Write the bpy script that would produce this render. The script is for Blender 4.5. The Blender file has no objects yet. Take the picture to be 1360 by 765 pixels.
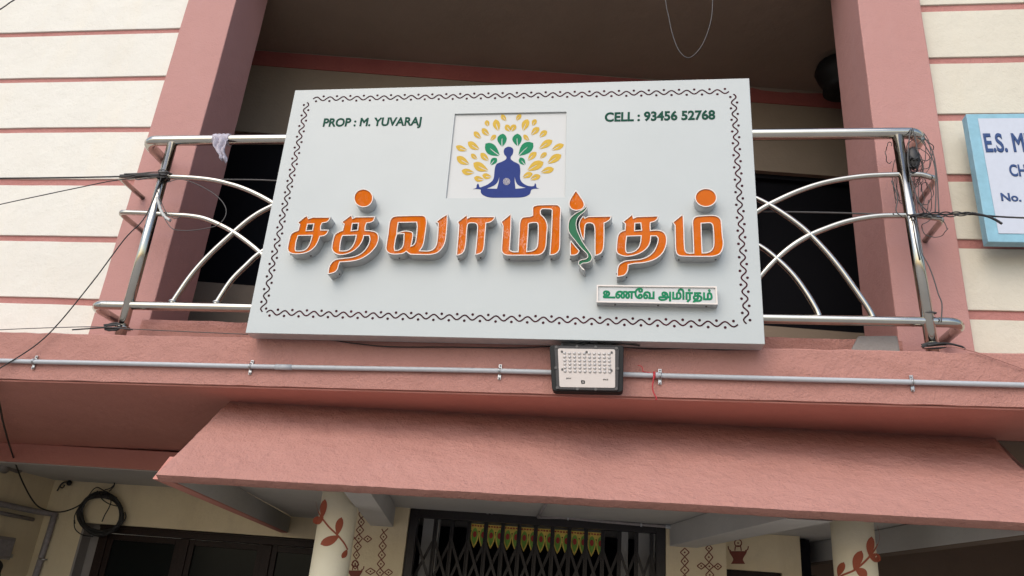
import bpy, bmesh, math, random
from mathutils import Vector, Matrix, noise
rad = math.radians
random.seed(7)
scene = bpy.context.scene
COL = scene.collection

# ------------------------------------------------------------------ camera
# axes of the world seen from the camera (right, down, forward); worked out from the vanishing points
FOC, PCX, PCY = 1033.0, 680.0, 382.5
VZ = Vector((207, -2508, FOC)).normalized()
VX = Vector((7117, 162, -FOC)); VX = (VX - VZ * VX.dot(VZ)).normalized()
VY = VZ.cross(VX)
EYE = Vector((0, 0, 1.6))
cam_d = bpy.data.cameras.new('camera'); cam = bpy.data.objects.new('camera', cam_d); COL.objects.link(cam)
cam_d.sensor_width = 36; cam_d.lens = 36 * FOC / 1360
right = Vector((VX[0], VY[0], VZ[0])); down = Vector((VX[1], VY[1], VZ[1])); fwd = Vector((VX[2], VY[2], VZ[2]))
m = Matrix((right, -down, -fwd)).transposed().to_4x4(); m.translation = EYE
cam.matrix_world = m
cam_d.clip_start = .05; cam_d.clip_end = 600
scene.camera = cam

# ------------------------------------------------------------------ light
SUN_EL, SUN_AZ = 46, 200          # azimuth: where the light comes from, degrees from +Y towards +X
world = bpy.data.worlds.new("World"); scene.world = world; world.use_nodes = True
nt = world.node_tree; nt.nodes.clear()
sky = nt.nodes.new('ShaderNodeTexSky'); sky.sky_type = 'NISHITA'; sky.sun_disc = False
sky.sun_elevation = rad(SUN_EL); sky.sun_rotation = rad(SUN_AZ); sky.air_density = 1.2; sky.dust_density = 2.5; sky.ozone_density = 0.6
bg = nt.nodes.new('ShaderNodeBackground'); bg.inputs[1].default_value = 0.14
wo = nt.nodes.new('ShaderNodeOutputWorld')
nt.links.new(sky.outputs[0], bg.inputs[0]); nt.links.new(bg.outputs[0], wo.inputs[0])
sun_d = bpy.data.lights.new('sun', 'SUN'); sun_d.energy = 0.8; sun_d.angle = rad(70); sun_d.color = (1, .98, .95)
sun = bpy.data.objects.new('sun', sun_d); COL.objects.link(sun)
az, el = rad(SUN_AZ), rad(SUN_EL)
to_sun = Vector((math.sin(az) * math.cos(el), math.cos(az) * math.cos(el), math.sin(el)))
sun.rotation_euler = to_sun.to_track_quat('Z', 'Y').to_euler()
vs = scene.view_settings
vs.view_transform = 'Standard'; vs.look = 'None'; vs.exposure = 0.68; vs.gamma = 1; vs.use_curve_mapping = False

# ------------------------------------------------------------------ pixel rays of the photograph -> points on real planes
def ray(px, py):
    c = Vector((px - PCX, py - PCY, FOC))
    return Vector((VX.dot(c), VY.dot(c), VZ.dot(c)))
def atY(px, py, Y): d = ray(px, py); return EYE + d * ((Y - EYE.y) / d.y)
def atZ(px, py, Z): d = ray(px, py); return EYE + d * ((Z - EYE.z) / d.z)
def atX(px, py, X): d = ray(px, py); return EYE + d * ((X - EYE.x) / d.x)
def atcyl(px, py, cx, cy, r):
    d = ray(px, py); a = d.x**2 + d.y**2; ox, oy = EYE.x - cx, EYE.y - cy
    b = 2 * (d.x * ox + d.y * oy); c = ox * ox + oy * oy - r * r
    disc = max(b * b - 4 * a * c, 0)
    return EYE + d * ((-b - math.sqrt(disc)) / (2 * a))
def parse(s):
    out = []
    for t in s.split():
        c = t.endswith('*'); x, y = t.rstrip('*').split(','); out.append((float(x), float(y), c))
    return out
def smooth(pts, closed=True, n=5):
    """Catmull-Rom through the points, keeping the flagged corners sharp."""
    P = [(p[0], p[1]) for p in pts]; K = [bool(p[2]) if len(p) > 2 else False for p in pts]; N = len(P); out = []
    for i in range(N if closed else N - 1):
        a, b = P[i], P[(i + 1) % N]
        pa = P[i - 1] if (i > 0 or closed) else a
        nb = P[(i + 2) % N] if (closed or i + 2 < N) else b
        ta = ((b[0]-a[0])*.5, (b[1]-a[1])*.5) if K[i] else ((b[0]-pa[0])*.5, (b[1]-pa[1])*.5)
        tb = ((b[0]-a[0])*.5, (b[1]-a[1])*.5) if K[(i+1) % N] else ((nb[0]-a[0])*.5, (nb[1]-a[1])*.5)
        L = math.hypot(b[0]-a[0], b[1]-a[1])
        for T in (ta, tb): pass
        def lim(t):
            l = math.hypot(*t); return t if l <= L * 1.1 or l == 0 else (t[0] / l * L * 1.1, t[1] / l * L * 1.1)
        ta, tb = lim(ta), lim(tb)
        for k in range(n):
            t = k / n; h1 = 2*t**3 - 3*t**2 + 1; h2 = t**3 - 2*t**2 + t; h3 = -2*t**3 + 3*t**2; h4 = t**3 - t**2
            out.append((h1*a[0] + h2*ta[0] + h3*b[0] + h4*tb[0], h1*a[1] + h2*ta[1] + h3*b[1] + h4*tb[1]))
    if not closed: out.append(P[-1])
    return out

# ------------------------------------------------------------------ materials
def new_mat(name):
    mt = bpy.data.materials.new(name); mt.use_nodes = True; n = mt.node_tree
    return mt, n, n.nodes['Principled BSDF']
def N(n, t, **kw):
    x = n.nodes.new(t)
    for k, v in kw.items(): setattr(x, k, v)
    return x
def noise_tex(n, scale, detail=5, rough=.55, coord=None, vec_scale=None):
    x = N(n, 'ShaderNodeTexNoise'); x.inputs['Scale'].default_value = scale; x.inputs['Detail'].default_value = detail; x.inputs['Roughness'].default_value = rough
    src = coord.outputs['Object']
    if vec_scale:
        mp = N(n, 'ShaderNodeMapping'); mp.inputs['Scale'].default_value = vec_scale
        n.links.new(src, mp.inputs[0]); src = mp.outputs[0]
    n.links.new(src, x.inputs['Vector'])
    return x
def mixcol(n, fac, a, b):
    x = N(n, 'ShaderNodeMix', data_type='RGBA')
    for s, v in ((0, fac), (6, a), (7, b)):
        if hasattr(v, 'is_output'): n.links.new(v, x.inputs[s])
        else: x.inputs[s].default_value = v if s == 0 else (*v, 1)
    return x.outputs[2]
def ramp(n, val, lo, hi):
    x = N(n, 'ShaderNodeMapRange'); x.inputs['From Min'].default_value = lo; x.inputs['From Max'].default_value = hi
    n.links.new(val, x.inputs['Value']); return x.outputs[0]
def plaster(name, col, col2, rough=.75, fine=90, fine_h=.0025, lump=7, lump_h=.02, stain=None, crack=False, spec=.35):
    mt, n, b = new_mat(name); tc = N(n, 'ShaderNodeTexCoord')
    big = noise_tex(n, 1.3, 6, .6, tc); mid = noise_tex(n, 11, 6, .65, tc); fin = noise_tex(n, fine, 3, .6, tc); lum = noise_tex(n, lump, 5, .6, tc)
    c = mixcol(n, ramp(n, big.outputs[0], .32, .68), col, col2)
    dk = tuple(v * .82 for v in col2)
    mr = N(n, 'ShaderNodeMath', operation='MULTIPLY'); n.links.new(ramp(n, mid.outputs[0], .52, .8), mr.inputs[0]); mr.inputs[1].default_value = .2
    c = mixcol(n, mr.outputs[0], c, dk)
    if stain:
        st = noise_tex(n, 2.2, 7, .7, tc, (1.6, 1.6, .35)); mm = N(n, 'ShaderNodeMath', operation='MULTIPLY')
        n.links.new(ramp(n, st.outputs[0], .5, .78), mm.inputs[0]); mm.inputs[1].default_value = stain[1]
        c = mixcol(n, mm.outputs[0], c, stain[0])
    n.links.new(c, b.inputs['Base Color'])
    b.inputs['Roughness'].default_value = rough; b.inputs['Specular IOR Level'].default_value = spec
    b1 = N(n, 'ShaderNodeBump'); b1.inputs['Strength'].default_value = 1; b1.inputs['Distance'].default_value = lump_h
    n.links.new(lum.outputs[0], b1.inputs['Height'])
    b2 = N(n, 'ShaderNodeBump'); b2.inputs['Strength'].default_value = 1; b2.inputs['Distance'].default_value = fine_h
    n.links.new(fin.outputs[0], b2.inputs['Height']); n.links.new(b1.outputs[0], b2.inputs['Normal'])
    last = b2
    if crack:
        wv = noise_tex(n, 14, 4, .6, tc); dist = N(n, 'ShaderNodeMix', data_type='VECTOR'); dist.inputs[0].default_value = .12
        n.links.new(tc.outputs['Object'], dist.inputs[4]); n.links.new(wv.outputs['Color'], dist.inputs[5])
        vo = N(n, 'ShaderNodeTexVoronoi', feature='DISTANCE_TO_EDGE'); vo.inputs['Scale'].default_value = 16
        n.links.new(dist.outputs[1], vo.inputs['Vector'])
        patch = noise_tex(n, 3.1, 4, .6, tc); pm = N(n, 'ShaderNodeMath', operation='MULTIPLY')
        n.links.new(ramp(n, vo.outputs[0], .09, 0), pm.inputs[0]); n.links.new(ramp(n, patch.outputs[0], .42, .62), pm.inputs[1])
        b3 = N(n, 'ShaderNodeBump', invert=True); b3.inputs['Strength'].default_value = .4; b3.inputs['Distance'].default_value = .004
        n.links.new(pm.outputs[0], b3.inputs['Height']); n.links.new(b2.outputs[0], b3.inputs['Normal']); last = b3
    n.links.new(last.outputs[0], b.inputs['Normal'])
    return mt
def paint(name, col, rough=.5, metal=0, var=.12, bump=0, scale=30, coat=0, spec=.5):
    mt, n, b = new_mat(name); tc = N(n, 'ShaderNodeTexCoord')
    nz = noise_tex(n, scale, 5, .6, tc)
    c = mixcol(n, ramp(n, nz.outputs[0], .3, .7), tuple(v * (1 - var) for v in col), col)
    n.links.new(c, b.inputs['Base Color'])
    b.inputs['Roughness'].default_value = rough; b.inputs['Metallic'].default_value = metal; b.inputs['Coat Weight'].default_value = coat
    b.inputs['Specular IOR Level'].default_value = spec
    if bump:
        bp = N(n, 'ShaderNodeBump'); bp.inputs['Distance'].default_value = bump; n.links.new(nz.outputs[0], bp.inputs['Height']); n.links.new(bp.outputs[0], b.inputs['Normal'])
    return mt

PINK = (.392, .188, .154)
PINK2 = (.375, .177, .144)
M = {}
M['pink_pillar'] = plaster('pink_pillar_paint', (.43, .222, .198), (.412, .209, .185), fine=70, fine_h=.003, lump=6, lump_h=.007, stain=((.45, .27, .25), .3))
M['pink'] = plaster('pink_stucco', PINK, PINK2, fine=75, fine_h=.006, lump=8, lump_h=.022, stain=((.44, .215, .18), .3))
M['pink_smooth'] = plaster('pink_soffit_paint', (.50, .215, .172), (.46, .192, .152), fine=50, fine_h=.002, lump=4, lump_h=.015)
M['pink_awning'] = plaster('pink_awning_stucco', (.400, .197, .160), (.380, .185, .150), fine=60, fine_h=.006, lump=13, lump_h=.022, crack=True, stain=((.45, .235, .20), .35))
M['groove'] = plaster('pink_groove_paint', (.43, .195, .17), (.37, .15, .13), fine=60, fine_h=.003, lump=9)
M['cream'] = plaster('cream_wall_paint', (.68, .655, .59), (.65, .62, .55), fine=55, fine_h=.0022, lump=5, lump_h=.012, stain=((.68, .60, .46), .3))
M['cream_dimmed'] = plaster('yellower_dimmed_cream_paint', (.60, .56, .465), (.565, .52, .425), fine=55, fine_h=.0022, lump=5, lump_h=.012, stain=((.60, .52, .38), .3))  # yellower right wall cream, darkened in colour for the weaker light there
M['cream_in'] = plaster('cream_porch_paint', (.66, .56, .38), (.61, .51, .335), fine=50, fine_h=.002, lump=4, lump_h=.012, stain=((.45, .36, .24), .5))
M['cream_col'] = plaster('cream_column_paint', (.82, .75, .57), (.79, .71, .53), fine=50, fine_h=.0015, lump=4, lump_h=.008)
M['grey'] = plaster('grey_whitewash', (.46, .45, .43), (.40, .39, .37), fine=40, fine_h=.002, lump=4, lump_h=.012)
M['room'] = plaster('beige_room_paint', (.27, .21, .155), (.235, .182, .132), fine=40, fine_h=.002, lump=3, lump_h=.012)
M['band'] = plaster('maroon_band_paint', (.30, .085, .07), (.26, .07, .06), fine=40, fine_h=.003, lump=6)
M['concrete'] = plaster('grey_concrete', (.27, .245, .225), (.22, .20, .185), fine=30, fine_h=.004, lump=4)
M['brown_shade'] = plaster('brown_porch_shade', (.13, .095, .07), (.11, .08, .058), fine=40, fine_h=.002, lump=3)  # brown holds the shade of the unlit right porch in its colour
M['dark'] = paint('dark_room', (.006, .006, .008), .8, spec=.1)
M['steel'] = paint('stainless_steel', (.50, .475, .425), .12, 1, .12, 0, 8)
M['galv'] = paint('galvanised_metal', (.5, .5, .5), .35, 1, .3, 0, 60)
M['alu'] = paint('aluminium_return', (.52, .52, .52), .38, .5, .15, .0004, 25)
M['white_board'] = paint('white_composite_board', (.435, .462, .456), .3, 0, .05, .0025, 1.6, spec=.35)
M['white_acrylic'] = paint('white_acrylic', (.50, .505, .495), .35, 0, .03, 0, 4, spec=.3)
M['trim'] = paint('white_trim', (.66, .60, .55), .4, 0, .03, spec=.3)
M['green_text'] = paint('dark_green_vinyl', (.004, .06, .036), .6, spec=.15)
M['green'] = paint('green_vinyl', (.006, .19, .085), .6, spec=.15)
M['green_acr'] = paint('green_acrylic', (.002, .12, .045), .35, spec=.2)
M['green_sub'] = paint('bright_green_vinyl', (.006, .20, .085), .5, spec=.2)
M['yellow'] = paint('yellow_vinyl', (.56, .36, .05), .6, spec=.15)
M['navy'] = paint('navy_vinyl', (.018, .036, .17), .6, spec=.15)
M['maroon'] = paint('maroon_vinyl', (.06, .006, .014), .6, var=.7, scale=3, spec=.15)
M['black'] = paint('black_plastic', (.010, .010, .010), .5, spec=.2)
M['black_wire'] = paint('black_cable_sheath', (.012, .011, .011), .5)
M['grey_wire'] = paint('grey_cable_sheath', (.065, .06, .058), .55)
M['red_wire'] = paint('red_wire_sheath', (.45, .02, .03), .5)
M['pvc'] = paint('grey_pvc', (.40, .42, .44), .35, 0, .1)
M['pvc_old'] = paint('dusty_pvc', (.27, .245, .245), .6, 0, .3)
M['cloth'] = paint('faded_lilac_cloth', (.50, .46, .52), .9, 0, .35, .003, 60)
M['blue'] = paint('light_blue_frame_paint', (.235, .45, .55), .45, 0, .2, 0, 14)
M['sign2'] = paint('white_sign_sheet', (.50, .53, .60), .4, 0, .05)
M['blue_text'] = paint('dark_blue_letter', (.01, .045, .16), .5)
M['lamp_panel'] = paint('cream_lamp_panel', (.50, .44, .40), .4, 0, .04)
M['screw'] = paint('dull_screw_steel', (.07, .065, .062), .5, .3)
M['lens'] = paint('clear_led_lens', (.42, .39, .37), .12, 0, .1, coat=1)
M['lamp_frame'] = paint('charcoal_lamp_frame', (.035, .031, .031), .4, spec=.3)
M['wood'] = paint('dark_brown_wood', (.022, .011, .008), .5, 0, .5, .002, 40, spec=.2)
M['gate'] = paint('black_gate_enamel', (.018, .014, .014), .4, .3, .4, .001, 50)
M['glass'] = paint('dark_window_glass', (.006, .008, .008), .2, spec=.08)
M['kolam'] = paint('maroon_mural_paint', (.17, .035, .02), .7)
M['vine'] = paint('rust_mural_paint', (.34, .075, .032), .7)
M['leaf_a'] = paint('paper_green', (.26, .52, .06), .6, 0, .5, 0, 25)
M['leaf_b'] = paint('paper_yellow', (.90, .66, .12), .6, 0, .3, 0, 30)
M['leaf_c'] = paint('paper_red', (.42, .035, .02), .6)
M['asphalt'] = plaster('street_concrete', (.40, .38, .345), (.35, .33, .30), fine=40, fine_h=.003, lump=2, stain=((.22, .21, .20), .4))
M['soil'] = plaster('dusty_ground', (.34, .30, .25), (.28, .24, .20), fine=40, fine_h=.004, lump=3)
# wrinkled protective film over the orange acrylic faces
def film():
    mt, n, b = new_mat('orange_acrylic_under_film'); tc = N(n, 'ShaderNodeTexCoord')
    nz = noise_tex(n, 9, 3, .5, tc); c = mixcol(n, ramp(n, nz.outputs[0], .3, .7), (.48, .098, .0005), (.54, .116, .001)); n.links.new(c, b.inputs['Base Color'])
    b.inputs['Roughness'].default_value = .6; b.inputs['Specular IOR Level'].default_value = .04; b.inputs['Coat Weight'].default_value = .14; b.inputs['Coat Roughness'].default_value = .08
    w = noise_tex(n, 13, 3, .55, tc, (1, 1, .45)); mu = N(n, 'ShaderNodeMath', operation='MULTIPLY')
    pt = noise_tex(n, 1.6, 2, .5, tc)
    ab = N(n, 'ShaderNodeMath', operation='ABSOLUTE'); sb = N(n, 'ShaderNodeMath', operation='SUBTRACT'); sb.inputs[1].default_value = .5
    n.links.new(w.outputs[0], sb.inputs[0]); n.links.new(sb.outputs[0], ab.inputs[0])
    n.links.new(ramp(n, ab.outputs[0], .06, 0), mu.inputs[0]); n.links.new(ramp(n, pt.outputs[0], .42, .62), mu.inputs[1])
    bp = N(n, 'ShaderNodeBump'); bp.inputs['Strength'].default_value = 1; bp.inputs['Distance'].default_value = .03
    n.links.new(mu.outputs[0], bp.inputs['Height']); n.links.new(bp.outputs[0], b.inputs['Coat Normal'])
    # pale creases: sky glints of the wrinkled film painted into the colour (middle letters)
    sx = N(n, 'ShaderNodeSeparateXYZ'); n.links.new(tc.outputs['Object'], sx.inputs[0])
    ds = N(n, 'ShaderNodeMath', operation='ABSOLUTE'); n.links.new(sx.outputs[0], ds.inputs[0])
    w2 = noise_tex(n, 17, 4, .6, tc, (1, 1, .6)); s2 = N(n, 'ShaderNodeMath', operation='SUBTRACT'); s2.inputs[1].default_value = .5; a2 = N(n, 'ShaderNodeMath', operation='ABSOLUTE')
    n.links.new(w2.outputs[0], s2.inputs[0]); n.links.new(s2.outputs[0], a2.inputs[0])
    m1 = N(n, 'ShaderNodeMath', operation='MULTIPLY'); n.links.new(ramp(n, a2.outputs[0], .022, 0), m1.inputs[0])
    pp = noise_tex(n, 5, 3, .5, tc); m2 = N(n, 'ShaderNodeMath', operation='MULTIPLY'); n.links.new(ramp(n, pp.outputs[0], .40, .60), m2.inputs[0]); n.links.new(ramp(n, ds.outputs[0], 1.0, .1), m2.inputs[1])
    n.links.new(m2.outputs[0], m1.inputs[1]); m3 = N(n, 'ShaderNodeMath', operation='MULTIPLY'); m3.inputs[1].default_value = .38; n.links.new(m1.outputs[0], m3.inputs[0])
    n.links.new(mixcol(n, m3.outputs[0], c, (.82, .62, .55)), b.inputs['Base Color'])
    return mt
M['orange'] = film()

# ------------------------------------------------------------------ mesh builder
def each_box(name, mat, parent, boxes, bevel=0):
    for b in boxes: MB().box(*b).build(name, mat, parent, bevel=bevel)
def each_ball(name, mat, parent, balls):
    for b in balls: MB().ball(*b).build(name, mat, parent)
class MB:
    def __init__(s): s.v = []; s.f = []; s.sm = []
    def add(s, vs, fs, sm=False):
        o = len(s.v); s.v += [Vector(v) for v in vs]
        for f in fs: s.f.append([o + i for i in f]); s.sm.append(sm)
        return s
    def hexa(s, p):     # 8 corners: bottom 4 then top 4, both counter-clockwise from above
        return s.add(p, [(3,2,1,0),(4,5,6,7),(0,1,5,4),(1,2,6,5),(2,3,7,6),(3,0,4,7)])
    def box(s, x0, x1, y0, y1, z0, z1):
        return s.hexa([(x0,y0,z0),(x1,y0,z0),(x1,y1,z0),(x0,y1,z0),(x0,y0,z1),(x1,y0,z1),(x1,y1,z1),(x0,y1,z1)])
    def prism(s, poly, z0, z1):   # polygon in XY, counter-clockwise
        n = len(poly); v = [(x, y, z0) for x, y in poly] + [(x, y, z1) for x, y in poly]
        return s.add(v, [tuple(range(n))[::-1], tuple(range(n, 2*n))] + [(i, (i+1) % n, n + (i+1) % n, n + i) for i in range(n)])
    def tube(s, path, r, seg=10, closed=False, cap=True):
        P = [Vector(p) for p in path]; n = len(P); rr = r if isinstance(r, (list, tuple)) else [r] * n
        T = []
        for i in range(n):
            a = P[i-1] if (i > 0 or closed) else P[i]; b = P[(i+1) % n] if (i < n-1 or closed) else P[i]
            t = (b - a); T.append(t.normalized() if t.length > 1e-9 else Vector((1,0,0)))
        ref = Vector((0,0,1)) if abs(T[0].z) < .9 else Vector((0,1,0))
        u = T[0].cross(ref).normalized(); vs = []
        for i in range(n):
            u = (u - T[i] * u.dot(T[i])).normalized(); w = T[i].cross(u)
            for k in range(seg):
                a = 2 * math.pi * k / seg; vs.append(P[i] + (u * math.cos(a) + w * math.sin(a)) * rr[i])
        fs = []
        for i in range(n if closed else n - 1):
            j = (i + 1) % n
            for k in range(seg): fs.append((i*seg + k, i*seg + (k+1) % seg, j*seg + (k+1) % seg, j*seg + k))
        s.add(vs, fs, True)
        if cap and not closed:
            o = len(s.v) - n * seg
            s.f.append([o + k for k in range(seg)][::-1]); s.sm.append(False)
            s.f.append([o + (n-1)*seg + k for k in range(seg)]); s.sm.append(False)
        return s
    def ribbon(s, path, w, nrm=Vector((0,-1,0)), t=.0015, closed=False):
        """flat strip with a little thickness lying on a surface whose outward normal is nrm"""
        P = [Vector(p) for p in path]; n = len(P); vs = []; nf = nrm if callable(nrm) else (lambda p: nrm)
        for i in range(n):
            a = P[i-1] if (i > 0 or closed) else P[i]; b = P[(i+1) % n] if (i < n-1 or closed) else P[i]
            d = (b - a).normalized(); nn = nf(P[i]); sd = d.cross(nn).normalized() * w / 2
            vs += [P[i] - sd, P[i] + sd, P[i] + sd + nn*t, P[i] - sd + nn*t]
        fs = []
        for i in range(n if closed else n - 1):
            a, b = i*4, ((i+1) % n)*4
            fs += [(a+3, a+2, b+2, b+3), (a, a+3, b+3, b), (a+2, a+1, b+1, b+2)]
        if not closed: fs += [(0,1,2,3), ((n-1)*4+3, (n-1)*4+2, (n-1)*4+1, (n-1)*4)]
        return s.add(vs, fs)
    def disc(s, c, r, nrm=Vector((0,-1,0)), t=.0015, seg=10, ry=None):
        c = Vector(c); u = Vector((0,0,1)).cross(nrm).normalized(); w = nrm.cross(u); ry = ry or r
        v = [c + nrm*t + u*math.cos(2*math.pi*k/seg)*r + w*math.sin(2*math.pi*k/seg)*ry for k in range(seg)]
        v2 = [p - nrm*t for p in v]
        return s.add(v + v2, [tuple(range(seg))] + [(seg+k, seg+(k+1)%seg, (k+1)%seg, k) for k in range(seg)])
    def lathe(s, prof, cx, cy, seg=28):
        vs = []; n = len(prof)
        for r, z in prof:
            for k in range(seg): a = 2*math.pi*k/seg; vs.append((cx + r*math.cos(a), cy + r*math.sin(a), z))
        fs = [(i*seg+k, i*seg+(k+1)%seg, (i+1)*seg+(k+1)%seg, (i+1)*seg+k) for i in range(n-1) for k in range(seg)]
        s.add(vs, fs, True)
        o = len(s.v) - n*seg
        s.f.append([o+k for k in range(seg)][::-1]); s.sm.append(False); s.f.append([o+(n-1)*seg+k for k in range(seg)]); s.sm.append(False)
        return s
    def ball(s, c, r, seg=10, rings=6, sq=(1,1,1)):
        c = Vector(c); vs = [c + Vector((0,0,r*sq[2]))]
        for i in range(1, rings):
            th = math.pi*i/rings
            for k in range(seg): a = 2*math.pi*k/seg; vs.append(c + Vector((r*sq[0]*math.sin(th)*math.cos(a), r*sq[1]*math.sin(th)*math.sin(a), r*sq[2]*math.cos(th))))
        vs.append(c - Vector((0,0,r*sq[2]))); L = len(vs) - 1; fs = []
        for k in range(seg):
            fs.append((0, 1+k, 1+(k+1)%seg)); fs.append((L, 1+(rings-2)*seg+(k+1)%seg, 1+(rings-2)*seg+k))
            for i in range(rings-2): a = 1+i*seg; b = a+seg; fs.append((a+k, b+k, b+(k+1)%seg, a+(k+1)%seg))
        return s.add(vs, fs, True)
    def build(s, name, mat, parent=None, bevel=0, fix=True):
        off = world_loc(parent) if parent else Vector((0,0,0))
        me = bpy.data.meshes.new(name); me.from_pydata([v - off for v in s.v], [], s.f)
        me.materials.append(mat)
        for p, q in zip(me.polygons, s.sm): p.use_smooth = q
        if fix:
            b = bmesh.new(); b.from_mesh(me); bmesh.ops.recalc_face_normals(b, faces=b.faces); b.to_mesh(me); b.free()
        o = bpy.data.objects.new(name, me); COL.objects.link(o)
        if parent: o.parent = parent
        if bevel:
            md = o.modifiers.new('bevel', 'BEVEL'); md.width = bevel; md.segments = 2; md.limit_method = 'ANGLE'; md.angle_limit = rad(40)
        return o
def world_loc(o):
    v = Vector((0,0,0))
    while o: v = v + Vector(o.location); o = o.parent
    return v
def tag(o, label, cat=None, group=None, kind=None):
    if label: o['label'] = label
    if cat: o['category'] = cat
    if group: o['group'] = group
    if kind: o['kind'] = kind
    return o
def empty(name, loc, label, cat, group=None):
    o = bpy.data.objects.new(name, None); o.location = loc; o.empty_display_size = .1; COL.objects.link(o)
    return tag(o, label, cat, group)
def fill_polys(loops, Y, depth, name, mat, parent, front=None):
    """filled outline(s) (even-odd holes) in the XZ plane at Y, given a real thickness going back"""
    cu = bpy.data.curves.new('tmp', 'CURVE'); cu.dimensions = '2D'; cu.fill_mode = 'BOTH'; cu.extrude = depth / 2
    for lp in loops:
        sp = cu.splines.new('POLY'); sp.points.add(len(lp) - 1); sp.use_cyclic_u = True
        for p, q in zip(sp.points, lp): p.co = (q[0], q[1], 0, 1)
    return curve_mesh(cu, lambda v: Vector((v.x, Y + depth/2 - v.z, v.y)), name, mat, parent)
def curve_mesh(cu, fn, name, mat, parent):
    o = bpy.data.objects.new('tmp', cu); COL.objects.link(o)
    dg = bpy.context.evaluated_depsgraph_get(); dg.update()
    me = bpy.data.meshes.new_from_object(o.evaluated_get(dg)); 
    bpy.data.objects.remove(o); bpy.data.curves.remove(cu)
    off = world_loc(parent) if parent else Vector((0,0,0))
    for v in me.vertices: v.co = fn(v.co.copy()) - off
    me.name = name; me.materials.clear(); me.materials.append(mat)
    b = bmesh.new(); b.from_mesh(me); bmesh.ops.remove_doubles(b, verts=b.verts, dist=1e-5); bmesh.ops.recalc_face_normals(b, faces=b.faces); b.to_mesh(me); b.free()
    r = bpy.data.objects.new(name, me); COL.objects.link(r)
    if parent: r.parent = parent
    return r
def lettering(txt, pl, pr, top, Y, mat, parent, name='lettering', bold=.02, shear=0, t=.003, fill='FULL'):
    """words set flat on the plane Y, from baseline point pl to pr (photo pixels), caps as tall as pl -> top"""
    cu = bpy.data.curves.new('tmp', 'FONT'); cu.body = txt; cu.size = 1; cu.shear = shear; cu.extrude = .01; cu.bevel_depth = bold; cu.bevel_resolution = 0; cu.resolution_u = 6
    if fill != 'FULL': cu.fill_mode = fill
    o = bpy.data.objects.new('tmp', cu); COL.objects.link(o)
    dg = bpy.context.evaluated_depsgraph_get(); dg.update(); me = bpy.data.meshes.new_from_object(o.evaluated_get(dg)); bpy.data.objects.remove(o); bpy.data.curves.remove(cu)
    xs = [v.co.x for v in me.vertices]; ys = [v.co.y for v in me.vertices]; zs = [v.co.z for v in me.vertices]
    x0, x1, y0, y1, z0, z1 = min(xs), max(xs), min(ys), max(ys), min(zs), max(zs)
    A, B, T = atY(*pl, Y), atY(*pr, Y), atY(*top, Y)
    ux = (B - A) / (x1 - x0); h = (T - A).z / y1
    off = world_loc(parent)
    for v in me.vertices:
        c = v.co; p = A + ux * (c.x - x0) + Vector((0, 0, h * c.y)); p.y = Y - t * (c.z - z0) / (z1 - z0); v.co = p - off
    me.name = name; me.materials.clear(); me.materials.append(mat)
    r = bpy.data.objects.new(name, me); COL.objects.link(r); r.parent = parent
    return r
def polyY(pts, Y): return [(lambda v: (v.x, v.z))(atY(p[0], p[1], Y)) for p in pts]
def spline3(P, n=6):
    P = [Vector(p) for p in P]; out = []
    for i in range(len(P) - 1):
        a, b = P[i], P[i+1]; p0 = P[i-1] if i else a*2 - b; p3 = P[i+2] if i + 2 < len(P) else b*2 - a
        for k in range(n):
            t = k / n; out.append(.5*((2*a) + (b - p0)*t + (2*p0 - 5*a + 4*b - p3)*t*t + (3*a - p0 - 3*b + p3)*t**3))
    out.append(P[-1]); return out
def leaf_outline(a, b, w, n=7, bulge=.42):
    """leaf with a sharp tip at a and a round base at b; returns left and right edge points"""
    ax, ay = a; bx, by = b; dx, dy = bx-ax, by-ay; L = math.hypot(dx, dy); nx, ny = -dy/L, dx/L; l = []; r = []
    for i in range(n + 1):
        t = i / n; k = math.sin(math.pi * t**.8) ** .85 * w / 2 if 0 < t < 1 else 0
        c = math.sin(math.pi*t) * w * .06
        l.append((ax + dx*t + nx*(k + c), ay + dy*t + ny*(k + c))); r.append((ax + dx*t - nx*(k - c), ay + dy*t - ny*(k - c)))
    return l, r

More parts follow.
